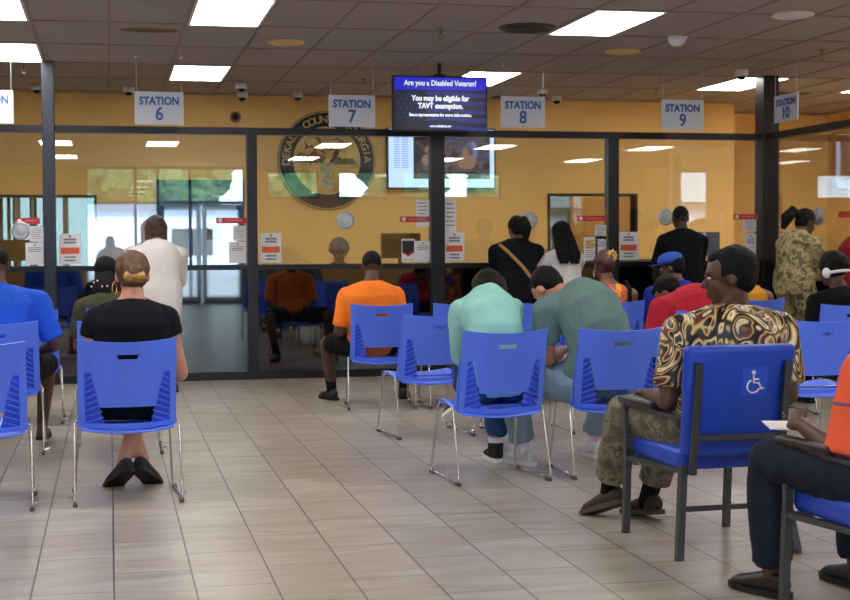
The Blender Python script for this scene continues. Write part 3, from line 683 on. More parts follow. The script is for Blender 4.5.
# ------------------------------------------------------------------ stacking chairs
def make_chair():
    t = thing('stacking_chair', '', 'chair', (0, 0, 0), 0)
    W_ = .235
    def bw(z):
        if z >= .655: return .172
        if z >= .482: return .133 + (.172 - .133) * (z - .482) / .173
        return .110 + .023 * (z - .373) / .109
    zr = [.372, .397, .436, .482, .53, .58, .62, .655, .718, .742, .775, .805]
    def xs(z):
        b = bw(z); s = .054 if z > .73 else (.045 + .009 * (z - .718) / .024 if z > .7 else .05)
        return [-W_, -.218, -.203, -b, -(b + s) / 2, -s, 0, s, (b + s) / 2, b, .203, .218, W_]
    def yy(x, z): return .095 - (z - .36) * .21 - .055 * (1 - (x / W_) ** 2) - .02 * max(0, 1 - (z - .37) / .12) * 0
    bm = BM(); g = []
    for z in zr:
        row = []
        for x in xs(z):
            dz = (.018 * (x / W_) ** 2 - .004) * max(0, (z - .742) / .063) + .014 * (x / W_) ** 2 * max(0, 1 - (z - .372) / .1)
            row.append(bm.verts.new((x, yy(x, z), z + dz)))
        g.append(row)
    for i in range(len(zr) - 1):
        for j in range(12):
            zl = zr[i]
            if .39 < zl < .48 and 3 <= j <= 8: continue
            if .39 < zl < .64 and j in (2, 9): continue
            if .71 < zl < .73 and j in (5, 6): continue
            bm.faces.new((g[i][j], g[i][j + 1], g[i + 1][j + 1], g[i + 1][j]))
    bmesh.ops.recalc_face_normals(bm, faces=bm.faces)
    bmesh.ops.solidify(bm, geom=bm.faces[:], thickness=.007)
    obj('backrest', bm, MT['chair_blue'], t)
    for s in (-1, 1):
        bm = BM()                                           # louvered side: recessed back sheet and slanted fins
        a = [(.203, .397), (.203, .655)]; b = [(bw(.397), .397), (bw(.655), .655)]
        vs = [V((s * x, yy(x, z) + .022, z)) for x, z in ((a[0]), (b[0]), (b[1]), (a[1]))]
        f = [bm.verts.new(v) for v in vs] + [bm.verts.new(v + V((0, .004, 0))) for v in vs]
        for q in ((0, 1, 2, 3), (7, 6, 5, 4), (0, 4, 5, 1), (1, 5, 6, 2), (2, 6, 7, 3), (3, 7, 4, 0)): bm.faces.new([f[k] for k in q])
        obj('louver_backing', bm, MT['chair_shaded'], t)
        bm = BM()
        for k in range(8):
            z0 = .40 + k * .030; x1 = .204; x0 = bw(z0 + .02) - .001
            bar(bm, (s * x1, yy(x1, z0) + .010, z0), (s * x0, yy(x0, z0) + .010, z0 + .028), .022, .006, side=(0, 1, 0))
        obj('louver_fin', bm, MT['chair_blue'], t)
        bm = BM()                                           # moulded flange running down the outer edge towards the seat
        pts = [(s * .232, yy(.232, z) + .012, z) for z in (.385, .45, .52, .6, .66)]
        for p, q, h1, h2 in zip(pts, pts[1:], (.05, .04, .028, .014), (.04, .028, .014, .006)):
            v = [bm.verts.new(V(p)), bm.verts.new(V(q)), bm.verts.new(V(q) + V((0, h2, 0))), bm.verts.new(V(p) + V((0, h1, 0)))]
            u = [bm.verts.new(x.co + V((s * .006, 0, 0))) for x in v]
            bm.faces.new(v); bm.faces.new(list(reversed(u)))
            for i in range(4): bm.faces.new((v[i], u[i], u[(i + 1) % 4], v[(i + 1) % 4]))
        obj('side_flange', bm, MT['chair_blue'], t)
    bm = BM(); g = []                                       # seat shell with a falling front edge
    for j in range(13):
        y = .045 + j * .040; row = []
        for i in range(11):
            u = -1 + i / 5; wx = .222 + .008 * math.sin(j / 12 * PI); dish = -.018 * (1 - u * u)
            fall = -.035 * max(0, (j - 10) / 2) ** 2; back = 0
            row.append(bm.verts.new((u * wx, y - (.03 * (1 - u * u) if j == 0 else 0), .42 - .045 * (1 - min(1, j / 8)) + dish + fall + back)))
        g.append(row)
    for j in range(12):
        for i in range(10): bm.faces.new((g[j][i], g[j][i + 1], g[j + 1][i + 1], g[j + 1][i]))
    bmesh.ops.recalc_face_normals(bm, faces=bm.faces); bmesh.ops.solidify(bm, geom=bm.faces[:], thickness=.008)
    obj('seat', bm, MT['chair_blue'], t, smooth=True)
    for s in (-1, 1):
        bm = BM()
        p = bez([(s * .2, .20, .395), (s * .225, .17, .398), (s * .254, .115, .402), (s * .260, 0, .012), (s * .250, .52, .012), (s * .228, .44, .405), (s * .2, .36, .40)], .03, 5)
        tube(bm, p, .006, 9); obj('leg', bm, MT['chrome'], t, smooth=True)
        for yy_ in (.03, .47):
            bm = BM(); box(bm, (s * .256 - .011, yy_ - .03, 0), (s * .256 + .011, yy_ + .03, .018)); bevel_all(bm, .004, 2); obj('foot_glide', bm, MT['glide'], t)
        bm = BM(); tube(bm, [(s * .258, .09, .02), (s * (.258 + .028), .1, .03), (s * (.258 + .028), .13, .03), (s * .258, .14, .02)], .004, 6); obj('ganging_hook', bm, MT['chrome'], t)
    bm = BM(); tube(bm, [(-.2, .20, .395), (.2, .20, .395)], .006, 8); tube(bm, [(-.2, .36, .398), (.2, .36, .398)], .006, 8); obj('crossbar', bm, MT['chrome'], t)
    return t
chair0 = make_chair(); used = []
def place_chair(x, y, deg, label):
    o = chair0 if not used else copy_tree(chair0)
    used.append(o); o.location = (x, y, 0); o.rotation_euler = (0, 0, math.radians(deg)); tag(o, label, 'chair', 'blue stacking chairs in rows'); return o
CH_LIST = [(-.635, 7.13, 1, 'empty blue chair cut by the left edge, nearest the viewer'),
 (.078, 7.2, 2, 'blue chair of the seated woman in the black top'),
 (-.665, 9.05, 0, 'blue chair under the man in the blue shirt at the left edge'),
 (-.60, 10.6, 0, 'blue chair ahead of the blue-shirted man, one thin leg showing'),
 (.04, 8.93, -1, 'blue chair hidden mostly behind the woman in the black top'),
 (.065, 10.75, 0, 'blue chair of the woman with beaded braids'),
 (2.03, 10.9, -6, 'blue chair of the man in the orange shirt'),
 (2.08, 9.2, 7, 'empty blue chair between the orange-shirted man and the teal-shirted person'),
 (2.66, 10.85, 0, 'empty blue chair ahead, left of the teal-shirted person, only its top showing'),
 (2.03, 7.36, 5, 'blue chair of the person in the pale teal shirt'),
 (2.68, 7.38, -1, 'blue chair of the bent-over man in the grey-green shirt'),
 (2.74, 9.15, 0, 'empty blue chair in front of the bent-over man in grey-green'),
 (3.28, 10.85, 0, 'empty blue chair top between the teal and grey-green shirts'),
 (3.92, 10.9, 0, 'blue chair of the woman in the flowered top'),
 (4.52, 10.85, 0, 'blue chair of the man in the blue cap'),
 (3.95, 9.15, 0, 'blue chair of the man in the red shirt'),
 (4.11, 7.85, 0, 'empty blue chair between the patterned shirt and the orange sleeve'),
 (5.14, 10.9, 6, 'blue chair of the person in mustard yellow behind the patterned shirt'),
 (5.32, 9.75, 0, 'blue chair of the person wearing white headphones')]
for a in CH_LIST: place_chair(*a)

# ------------------------------------------------------------------ blue vinyl armchairs
def armchair(x, y, deg, label, sticker):
    t = thing('armchair', label, 'chair', (x, y, 0), deg * PI / 180, 'wide blue vinyl armchairs')
    hw = .242
    bm = BM(); box(bm, (-.225, -.22, .345), (.225, .27, .435)); bevel_all(bm, .028, 4); obj('seat', bm, MT['vinyl'], t, smooth=True)
    bm = BM(); m = Matrix.Translation((0, -.235, .405)) @ Matrix.Rotation(math.radians(9), 4, 'X')
    vs = [bm.verts.new(V(p)) for p in ((-.225, -.03, 0), (.225, -.03, 0), (.225, .03, 0), (-.225, .03, 0), (-.245, -.03, .46), (.245, -.03, .46), (.245, .03, .46), (-.245, .03, .46))]
    for q in ((0, 1, 2, 3), (7, 6, 5, 4), (0, 4, 5, 1), (1, 5, 6, 2), (2, 6, 7, 3), (3, 7, 4, 0)): bm.faces.new([vs[k] for k in q])
    bevel_all(bm, .026, 4); bmesh.ops.transform(bm, matrix=m, verts=bm.verts); obj('backrest', bm, MT['vinyl'], t, smooth=True)
    bx = m @ V((0, -.036, .06)); tx = m @ V((0, -.036, .37))
    for s in (-1, 1):
        up = m @ V((s * .195, -.045, .40)); lo = m @ V((s * .195, -.045, .0)); fl = V((s * .2, -.36, 0))
        bm = BM(); bar(bm, lo + V((0, 0, -.06)), up, .028, .02, side=(1, 0, 0)); obj('back_upright', bm, MT['gunmetal'], t)
        bm = BM(); bar(bm, (s * .215, -.235, .37), (s * .262, -.30, .012), .03, .03, side=(1, 0, 0)); tube(bm, [(s * .262, -.30, .015), (s * .262, -.301, 0)], .02, 10); obj('leg', bm, MT['gunmetal'], t)
        p = bez([(s * hw, .285, .012), (s * hw, .265, .33), (s * (hw + .01), .24, .40), (s * (hw + .01), .26, .575)], .04, 4)
        bm = BM()
        for a, b in zip(p, p[1:]): bar(bm, a, b + (b - a) * .02, .028, .028, side=(1, 0, 0))
        tube(bm, [(s * hw, .285, .015), (s * hw, .285, 0)], .02, 10); obj('leg', bm, MT['gunmetal'], t)
        bm = BM(); bar(bm, (s * hw, .26, .335), (s * .2, -.25, .345), .02, .03, side=(0, 0, 1)); obj('side_rail', bm, MT['gunmetal'], t)
        bm = BM(); bar(bm, (s * (hw + .01), .255, .57), (s * .21, -.27, .56), .022, .014, side=(1, 0, 0)); obj('arm_rail', bm, MT['gunmetal'], t)
        bm = BM(); bar(bm, (s * (hw + .01), .30, .592), (s * (hw + .0), -.03, .592), .052, .03, side=(1, 0, 0)); bevel_all(bm, .011, 3); obj('arm_pad', bm, MT['armpad'], t, smooth=True)
    bm = BM(); bar(bm, m @ V((-.2, -.045, .09)), m @ V((.2, -.045, .09)), .022, .02, side=(0, 0, 1)); obj('crossbar', bm, MT['gunmetal'], t)
    bm = BM(); bar(bm, (-.235, -.275, .2), (.235, -.275, .2), .02, .02, side=(0, 0, 1)); obj('crossbar', bm, MT['gunmetal'], t)
    bm = BM(); bar(bm, (-.26, .25, .335), (.26, .25, .335), .02, .02, side=(0, 0, 1)); obj('crossbar', bm, MT['gunmetal'], t)
    if sticker:
        B = m.to_3x3(); ax = B @ V((1, 0, 0)); upv = B @ V((0, 0, 1)); nb = B @ V((0, -1, 0)); c = m @ V((.06, -.0305, .315))
        def q(px, pz, o=0): return c + ax * px + upv * pz + nb * o
        bm = BM(); quad(bm, [q(-.055, -.058, .001), q(.055, -.058, .001), q(.055, .058, .001), q(-.055, .058, .001)]); st = obj('sticker', bm, mat('sticker_blue', (36, 84, 214), .4), t)
        bm = BM(); r = .0042; Wt = []
        tube(bm, [q(-.006, .024, .002), q(-.003, -.006, .002), q(.02, -.008, .002), q(.032, -.032, .002), q(.042, -.028, .002)], r, 6)
        tube(bm, [q(-.005, .01, .002), q(.018, .008, .002)], r * .8, 6)
        tube(bm, [q(-.004 + .028 * math.cos(a), -.02 + .027 * math.sin(a), .002) for a in [math.radians(115 + k * 14) for k in range(17)]], r * .85, 6)
        disc(bm, q(-.007, .037, .0), .0085, nb, .004, 16)
        obj('wheelchair_symbol', bm, MT['white'], st)
    return t
armchair(2.455, 5.72, 3, 'wide blue vinyl armchair with a wheelchair sticker on its back', True)
armchair(2.525, 4.335, 3, 'blue vinyl armchair cut by the right edge, under the man in jeans', False)

# ------------------------------------------------------------------ people
def ik(a, b, l1, l2, pole):
    d = b - a; L = d.length
    if L > (l1 + l2) * .995: b = a + d.normalized() * (l1 + l2) * .995; d = b - a; L = d.length
    x = (l1 * l1 - l2 * l2 + L * L) / (2 * L); h = math.sqrt(max(0, l1 * l1 - x * x)); dn = d.normalized()
    p = (pole - dn * pole.dot(dn)).normalized()
    return a + dn * x + p * h, b
SKIN = {'dark': mat('skin_dark', (84, 54, 42), .5, var=.05, vscale=9), 'deep': mat('skin_deep', (62, 40, 34), .5), 'brown': mat('skin_brown', (128, 84, 64), .5, var=.04, vscale=9),
        'light': mat('skin_light', (196, 140, 116), .5, var=.04, vscale=9)}
HAIR = {'black': mat('hair_black', (7, 6, 6), .7, spec=.25, bump=.6, bscale=90), 'brown': mat('hair_brown', (64, 44, 34), .5, bump=.6, bscale=90),
        'darkbrown': mat('hair_dark_brown', (24, 16, 15), .7, spec=.25, bump=.6, bscale=90), 'blond': mat('hair_streaked_blond', (170, 128, 70), .5, bump=.7, bscale=80, var=.25, vscale=30), 'grey': mat('hair_grey', (74, 72, 78), .7, bump=.8, bscale=60, var=.3, vscale=40),
        'bronze': mat('hair_bronze', (88, 62, 42), .5, bump=.6, bscale=90, var=.3, vscale=30), 'burgundy': mat('hair_burgundy', (70, 30, 34), .5, bump=.6, bscale=90)}
eye_w = mat('eye_white', (214, 206, 198), .25); eye_d = mat('eye_iris', (30, 20, 16), .15)
def cloth(name, c, bump=.25, var=.05): return mat(name, c, .9, spec=.2, bump=bump, bscale=28, var=var, vscale=4, sheen=.0)
def bezp(a, m, b, t): return a * (1 - t) ** 2 + m * 2 * t * (1 - t) + b * t * t
def hand(bm, w_, d, n, th, curl=.5, s=1, spread=.0):
    """palm with four unequal bent fingers and a thumb leaving its side; n = palm normal, th = thumb side"""
    d = d.normalized(); n = (n - d * n.dot(d)).normalized(); l = d.cross(n).normalized()
    if l.dot(th) < 0: l = -l
    rs = []
    for f_, wx, hx in ((0, .024, .020), (.025, .032, .017), (.06, .040, .0155), (.088, .040, .012)):
        rs.append(ring(bm, w_ + d * f_ * s, l, n, wx * s, hx * s, 12))
    skin_rings(bm, rs)
    for i, L in enumerate((.074, .084, .078, .060)):
        o = w_ + d * (.083 - .004 * abs(i - 1)) * s + l * (.029 - i * .0195) * s; a = 0; dd = d + l * spread * (1.5 - i); p = o - d * .02 * s
        for k, fr in enumerate((.45, .31, .26)):
            a += curl * (.55, .8, .6)[k]; v = (dd * math.cos(a) + n * math.sin(a)).normalized(); q = (o if k == 0 else p) + v * L * fr * s
            caps(bm, p, (.0098, .0088, .0080)[k] * s, q, (.0088, .008, .007)[k] * s, 9); p = q
    o = w_ + d * .03 * s + l * .026 * s; v = (d * .62 + l * .70 + n * .35).normalized(); q = o + v * .038 * s
    caps(bm, w_ + d * .018 * s + l * .012 * s, .014 * s, q, .0115 * s, 9); v2 = (d * .9 + l * .22 + n * .38).normalized(); q2 = q + v2 * .03 * s
    caps(bm, q, .0108 * s, q2, .0095 * s, 9); caps(bm, q2, .0095 * s, q2 + (v2 + n * .3).normalized() * .022 * s, .008 * s, 9)
def person(label, loc, deg, sk, hip=(0, 0, .50), neck=(0, -.08, 1.0), head=(0, -.02, 1.16), look=(0, 0, 0), twist=0, b=1.0, bend=.05,
           hands=((-.16, .22, .60), (.16, .22, .60)), elbow=((-.35, -1, -.4), (.35, -1, -.4)), feet=((-.12, .48), (.12, .48)), toe=(0, 0), ankz=(.085, .085), toepitch=(0, 0),
           knee=(0, .3, 1), kneeout=0, top=None, bottom=None, shoes=None, hair=None, hairm='black', face=False, vox=.012, curl=(.5, .5), palm=((0, 0, -1), (0, 0, -1)),
           handdir=(None, None), legl=(.43, .42), hs=1.0, fold=.006, seed=0, shw=.185, sock=None, name='person', group=None):
    t = thing(name, label, 'person', loc, math.radians(deg), group)
    H0 = V(hip); N = V(neck); N += (N - H0).normalized() * .028; HC = V(head); tw = math.radians(twist)
    lat = V((math.cos(tw), math.sin(tw), 0)); spine = (N - H0).normalized(); back = lat.cross(spine).normalized()
    if back.y > 0: back = -back
    mid = (H0 + N) / 2 + back * bend * 2
    def sta(q):
        p = bezp(H0, mid, N, q); d = (bezp(H0, mid, N, min(1, q + .02)) - bezp(H0, mid, N, max(0, q - .02))).normalized()
        l = V((1, 0, 0)).lerp(lat, q).normalized(); l = (l - d * l.dot(d)).normalized(); return p, l, d.cross(l), d
    # head frame
    ya, pi_, ti = [math.radians(a) for a in look]
    Rm = Matrix.Rotation(ya, 3, 'Z') @ Matrix.Rotation(pi_, 3, 'X') @ Matrix.Rotation(ti, 3, 'Y')
    hr, hf, hu = Rm @ V((1, 0, 0)), Rm @ V((0, 1, 0)), Rm @ V((0, 0, 1)); ax = (hr, hf, hu)
    bm = BM()
    prof = [(0, .150, .110), (.12, .165, .120), (.3, .142, .105), (.55, .150, .112), (.76, .162, .108), (.88, .125, .088), (.96, .082, .066), (1.0, .062, .054)]
    skin_rings(bm, [ring(bm, sta(q)[0], sta(q)[1], sta(q)[2], rx * b, ry * b, 20) for q, rx, ry in prof])
    hb = HC - hu * .055 * hs - hf * .02
    caps(bm, N - spine * .03, .060 * min(b, 1.15), hb, .052, 14)
    ell(bm, HC + hu * .03 * hs - hf * .006, (.076 * hs, .097 * hs, .088 * hs), ax, 20); ell(bm, HC - hu * .03 * hs + hf * .026, (.060 * hs, .068 * hs, .080 * hs), ax, 18)
    ell(bm, HC - hu * .088 * hs + hf * .060, (.030 * hs, .026 * hs, .022 * hs), ax, 12); ell(bm, HC - hu * .058 * hs + hf * .02, (.056 * hs, .058 * hs, .036 * hs), ax, 12)
    caps(bm, HC + hf * .088 * hs + hu * .012 * hs, .008, HC + hf * .107 * hs - hu * .022 * hs, .013, 10); ell(bm, HC + hf * .096 * hs - hu * .026 * hs, (.018, .013, .010), ax, 10)
    ell(bm, HC + hf * .080 * hs + hu * .030 * hs, (.048, .018, .011), ax, 12); ell(bm, HC + hf * .089 * hs - hu * .052 * hs, (.024, .012, .007), ax, 10); ell(bm, HC + hf * .087 * hs - hu * .064 * hs, (.021, .012, .008), ax, 10)
    for s in (-1, 1):
        ell(bm, HC + hr * s * .078 * hs - hf * .004 - hu * .004, (.010, .020, .032), ax, 12); ell(bm, HC + hr * s * .040 * hs + hf * .062 * hs - hu * .018, (.022, .022, .022), ax, 10)
    # arms
    sh = N - spine * .052; arms = []
    for i, s in enumerate((-1, 1)):
        S = N - spine * .112 + lat * s * shw * b
        E_, Wr = ik(S, V(hands[i]), .285, .255, V(elbow[i])); arms.append((S, E_, Wr))
        caps(bm, sh + lat * s * .03, .056, S, .052 * b, 14); caps(bm, S, .050 * b, E_, .040, 14); mdl = E_.lerp(Wr, .3)
        caps(bm, E_, .040, mdl, .041, 14); caps(bm, mdl, .041, Wr, .027, 14)
        d = V(handdir[i]) if handdir[i] else (Wr - E_); thumb = lat * -s
        caps(bm, Wr, .027, Wr + d.normalized() * .02, .024, 12); hand(bm, Wr + d.normalized() * .008, d, V(palm[i]), thumb, curl[i], .97)
    legs = []
    for i, s in enumerate((-1, 1)):
        HJ = H0 + V((s * .095 * b, .0, -.02)); A = V((feet[i][0], feet[i][1], ankz[i]))
        K, A2 = ik(HJ, A, legl[0], legl[1], V((s * kneeout + knee[0], knee[1], knee[2]))); legs.append((HJ, K, A2))
        caps(bm, HJ, .088 * b, K, .056, 16); m2 = K.lerp(A2, .32) + V((0, -.012, 0)); caps(bm, K, .056, m2, .057, 14); caps(bm, m2, .055, A2, .036, 14)
        ta = math.radians(toe[i]); tp = math.radians(toepitch[i]); fd = V((-math.sin(ta) * math.cos(tp), math.cos(ta) * math.cos(tp), math.sin(tp))); fu = V((1, 0, 0)).cross(fd); fu = (fu if fu.z > 0 else -fu).normalized()
        ell(bm, A2 - fd * .025 - fu * .035, (.030, .035, .040)); caps(bm, A2 - fu * .03, .034, A2 + fd * .13 - fu * .052, .026, 12)
        if shoes:
            k = shoes; fl = fd.cross(fu); o = A2 - fu * .085
            sb = BM(); st = [(-.075, .020, .02, .045), (-.06, .032, .042, .045), (-.02, .036, .052, .05), (.04, .039, .040, .042), (.10, .046, .030, .034), (.155, .040, .023, .028), (.19, .018, .012, .020)]
            skin_rings(sb, [ring(sb, o + fd * y + fu * (z + .004), fl, fu, wx, hz, 16) for y, wx, hz, z in st])
            if k.get('high'): caps(sb, A2 - fu * .04, .046, A2 + (K - A2).normalized() * .03, .047, 14, flat_b=True)
            so = fuse('shoe', sb, k['m'], t, .008, 3)
            sb = BM(); pr = [(-.085, .016), (-.07, .034), (-.02, .040), (.04, .042), (.10, .050), (.155, .044), (.198, .018)]
            tl = [sb.verts.new(o + fd * y + fl * w_ + fu * .002) for y, w_ in pr] + [sb.verts.new(o + fd * y - fl * w_ + fu * .002) for y, w_ in reversed(pr)]
            bl = [sb.verts.new(v.co + fu * .022) for v in tl]; n_ = len(tl)
            sb.faces.new(tl); sb.faces.new(list(reversed(bl)))
            for q in range(n_): sb.faces.new((tl[q], tl[(q + 1) % n_], bl[(q + 1) % n_], bl[q]))
            obj('sole', sb, k.get('sole', k['m']), so)
            if k.get('lace'):
                sb = BM()
                for q in range(5):
                    c = o + fd * (.03 + q * .018) + fu * (.092 - q * .008); tube(sb, [c - fl * .024 - fu * .006, c + fu * .002, c + fl * .024 - fu * .006], .0035, 6)
                obj('lace', sb, k['lace'], so)
        if sock:
            sb = BM(); up_ = (K - A2).normalized(); caps(sb, A2 - up_ * .04, .040, A2 + up_ * sock[1], .045, 14, flat_b=True); obj('sock', sb, sock[0], t, smooth=True)
    body = fuse('body', bm, SKIN[sk], t, vox, 3)
    if face:
        for s in (-1, 1):
            c = HC + hr * s * .031 * hs + hf * .083 * hs + hu * .006 * hs
            sb = BM(); ell(sb, c, (.013, .010, .008), ax, 12); e = obj('eye', sb, eye_w, t, smooth=True)
            sb = BM(); ell(sb, c + hf * .006, (.0055, .006, .0055), ax, 10); obj('iris', sb, eye_d, e, smooth=True)
            sb = BM(); tube(sb, [c + hu * .019 - hr * s * .018 + hf * .006, c + hu * .024 + hf * .006, c + hu * .018 + hr * s * .02 - hf * .004], .0035, 6); obj('eyebrow', sb, HAIR['black'], t)
    # clothes
    if top:
        o_ = top.get('pad', .014); sb = BM(); q0 = top.get('hem', -.06)
        pr = [(max(q, q0) if k else q0, rx + .004, ry + .004) for k, (q, rx, ry) in enumerate(prof[:6])] + [(.975, .078, .064)]
        def sx(q):
            if q >= 0: return sta(q)
            p, l, f, d = sta(0); return p + d * q * (N - H0).length, l, f, d
        ww = top.get('w', 1)
        if top.get('sleeveless'): pr = pr[:4] + [(.78, .150, .108), (.93, .10, .07)]
        skin_rings(sb, [ring(sb, sx(q)[0], sx(q)[1], sx(q)[2], rx * b * ww + o_, ry * b * ww + o_, 24) for q, rx, ry in pr])
        if top.get('skirt'):
            for HJ, K, A2 in legs: caps(sb, HJ, .088 * b + .03, HJ.lerp(K, top['skirt']), .085, 16, flat_b=True)
        if not top.get('sleeveless'):
            for S, E_, Wr in arms:
                i = 0 if S is arms[0][0] else 1; s = (-1, 1)[i]
                caps(sb, sh + lat * s * .02, .060 + o_ * .5, S, .052 * b + o_ * .8, 16); sl = top.get('sleeve', .62)
                e1 = S.lerp(E_, min(1, sl)); caps(sb, S, .052 * b + o_, e1, (.058 if sl < 1 else .048) + (.012 if sl < 1 else .006), 16, flat_b=sl < 1)
                if sl > 1: caps(sb, E_, .052, E_.lerp(Wr, sl - 1), .036 + top.get('cuff', .004), 16, flat_b=True)
            if top.get('collar'): caps(sb, N - spine * .05, .075, N + spine * .02, .070, 16, flat_b=True)
        fuse(top.get('name', 'shirt'), sb, top['m'], t, max(vox, .009), 3, fold * top.get('fold', 1), seed)
    if bottom:
        o_ = bottom.get('pad', .012); sb = BM(); L = bottom.get('len', 1.9)
        skin_rings(sb, [ring(sb, sta(q)[0], sta(q)[1], sta(q)[2], rx * b + o_, ry * b + o_, 20) for q, rx, ry in ((0, .150, .110), (.06, .160, .118), (.12, .158, .112), (.2, .146, .102))])
        for HJ, K, A2 in legs:
            caps(sb, HJ, .088 * b + o_, HJ.lerp(K, min(1, L)), .056 + o_ + (.012 if L < 1 else 0), 18, flat_b=L < 1)
            if L > 1: m2 = K.lerp(A2, .32); caps(sb, K, .058 + o_, m2, .060 + o_, 16); caps(sb, m2, .060 + o_, K.lerp(A2, L - 1), bottom.get('cuff', .05) + .0, 16, flat_b=True)
        if bottom.get('skirt'): caps(sb, legs[0][0].lerp(legs[0][1], .3), .1, legs[1][0].lerp(legs[1][1], .3), .1, 14)
        fuse(bottom.get('name', 'trousers'), sb, bottom['m'], t, max(vox, .009), 3, fold * 1.2, seed + 5)
    # hair
    if hair:
        sb = BM(); hm = HAIR[hairm]; c0 = HC + hu * .03 * hs
        g = 1.0
        if hair in ('short', 'curly'):
            e = .008 if hair == 'short' else .026
            ell(sb, c0 - hf * .022 + hu * .012, ((.076 + e) * hs, (.086 + e) * hs, (.084 + e) * hs), ax, 20); ell(sb, c0 - hf * .05 * hs - hu * .05 * hs, ((.058 + e * .6) * hs, .045 * hs, .04 * hs), ax, 14); ell(sb, c0 - hf * .048 * hs - hu * .022 * hs, ((.072 + e * .6) * hs, .060 * hs, .060 * hs), ax, 16)
            if hair == 'short': ell(sb, c0 + hf * .045 * hs + hu * .055 * hs, (.052, .045, .030), ax, 14)
        elif hair == 'buzz': ell(sb, c0 - hf * .012 + hu * .008, (.0785 * hs, .093 * hs, .088 * hs), ax, 20)
        else:
            ell(sb, c0 - hf * .018 + hu * .010, (.086 * hs, .094 * hs, .092 * hs), ax, 20); ell(sb, c0 - hf * .045 * hs - hu * .045 * hs, (.072 * hs, .055 * hs, .055 * hs), ax, 16)
        if hair == 'bob':
            for s in (-1, 0, 1): caps(sb, c0 + hr * s * .055 - hf * .035, .045, c0 + hr * s * .058 - hf * .045 - hu * .13, .036, 12)
        if hair == 'long':
            for s in (-1, -.4, .4, 1): tube(sb, [c0 + hr * s * .05 - hf * .03, c0 + hr * s * .07 - hf * .09 - hu * .12, c0 + hr * s * .085 - hf * .16 - hu * .25, c0 + hr * s * .075 - hf * .165 - hu * .33], [.045, .042, .036, .02], 12)
        if hair == 'ponytail': tube(sb, [c0 - hf * .08 + hu * .02, c0 - hf * .16 + hu * .02, c0 - hf * .20 - hu * .06, c0 - hf * .20 - hu * .17], [.03, .05, .058, .02], 12)
        if hair == 'bun': ell(sb, c0 - hf * .105 - hu * .015, (.05, .04, .05), ax, 14)
        if hair == 'curly':
            for k in range(26):
                a = k * 2.4; z = -.2 + 1.15 * k / 26; r_ = math.sqrt(max(0, 1 - z * z)); ell(sb, c0 - hf * .022 + (hr * r_ * math.cos(a) * .092 + hf * min(.4, r_ * math.sin(a)) * .1 + hu * z * .098), (.026, .026, .026), ax, 8)
        fuse('hair', sb, hm, t, .009, 2, .004 if hair != 'buzz' else 0, seed, 30)
        if hair == 'braids':
            sb = BM(); rnd = random.Random(3)
            for k in range(22):
                a = math.radians(200 + k * 140 / 21) ; p = c0 + hr * math.cos(a) * .07 + hf * math.sin(a) * .09 - hu * .02; q = p + hr * math.cos(a) * .03 - hu * .14 + hf * math.sin(a) * .03; z = q - hu * (.14 + rnd.random() * .06) + hr * (rnd.random() - .5) * .03
                tube(sb, [p, q, z], [.012, .011, .007], 7)
            obj('braid', sb, hm, t, smooth=True)
            sb = BM()
            for k in range(9):
                a = math.radians(195 + k * 18); ell(sb, c0 + hr * math.cos(a) * .115 + hf * math.sin(a) * .125 - hu * (.03 + .2 * rnd.random()), (.006, .006, .008), n=8)
            obj('hair_bead', sb, MT['white'], t)
    t['_f'] = 0; del t['_f']
    return t, dict(HC=HC, hr=hr, hf=hf, hu=hu, arms=arms, legs=legs, N=N, lat=lat, spine=spine, back=back, ax=ax)

black_shoe = dict(m=mat('black_shoe', (22, 22, 26), .4), sole=mat('black_sole', (14, 14, 14), .6))
white_snk = dict(m=mat('white_sneaker', (198, 202, 206), .6), sole=mat('white_sole', (220, 220, 220), .6), lace=MT['offwhite'])
hi_top = dict(m=mat('black_canvas_sneaker', (24, 24, 30), .8), sole=MT['white'], lace=MT['white'], high=True)
brown_shoe = dict(m=mat('brown_shoe', (84, 62, 44), .6), sole=mat('dark_sole', (40, 32, 28), .7))
jeans_d = cloth('dark_denim', (30, 36, 52)); jeans_b = cloth('blue_denim', (44, 76, 120)); jeans_l = cloth('faded_denim', (128, 150, 168)); blackc = cloth('black_cloth', (12, 12, 16)); camo_trs = ramp_mat('camouflage_cloth', [(0, (74, 70, 58)), (.40, (98, 92, 76)), (.50, (124, 116, 98)), (.58, (84, 80, 66)), (.66, (134, 126, 106))], 13, .6, 3, const=True)
camo_uni = ramp_mat('camouflage_uniform', [(0, (84, 78, 52)), (.40, (140, 128, 88)), (.50, (176, 162, 118)), (.58, (112, 100, 64)), (.66, (98, 104, 70))], 14, .6, 3, const=True)
W3 = lambda x, y, z=0: (x, y, z)

# man in blue at the left edge (chair at x -.665, rear feet y 9.05)
person('man in a bright blue T-shirt and black shorts at the left edge', (-.68, 9.38, 0), -4, 'dark', hip=(0, 0, .50), neck=(.0, -.02, 1.0), head=(-.02, .05, 1.145), look=(5, -14, 0), b=1.22, bend=.06,
       hands=((-.20, .22, .62), (.22, .20, .60)), elbow=((-.4, -1, -.5), (.8, -1, -.5)), feet=((-.20, .55), (.20, .46)), kneeout=.25, top=dict(m=cloth('bright_blue_cotton', (44, 96, 222)), sleeve=.85, w=1.05), bottom=dict(m=blackc, len=.97, name='shorts'),
       shoes=brown_shoe, hair='buzz', seed=1, shw=.2)
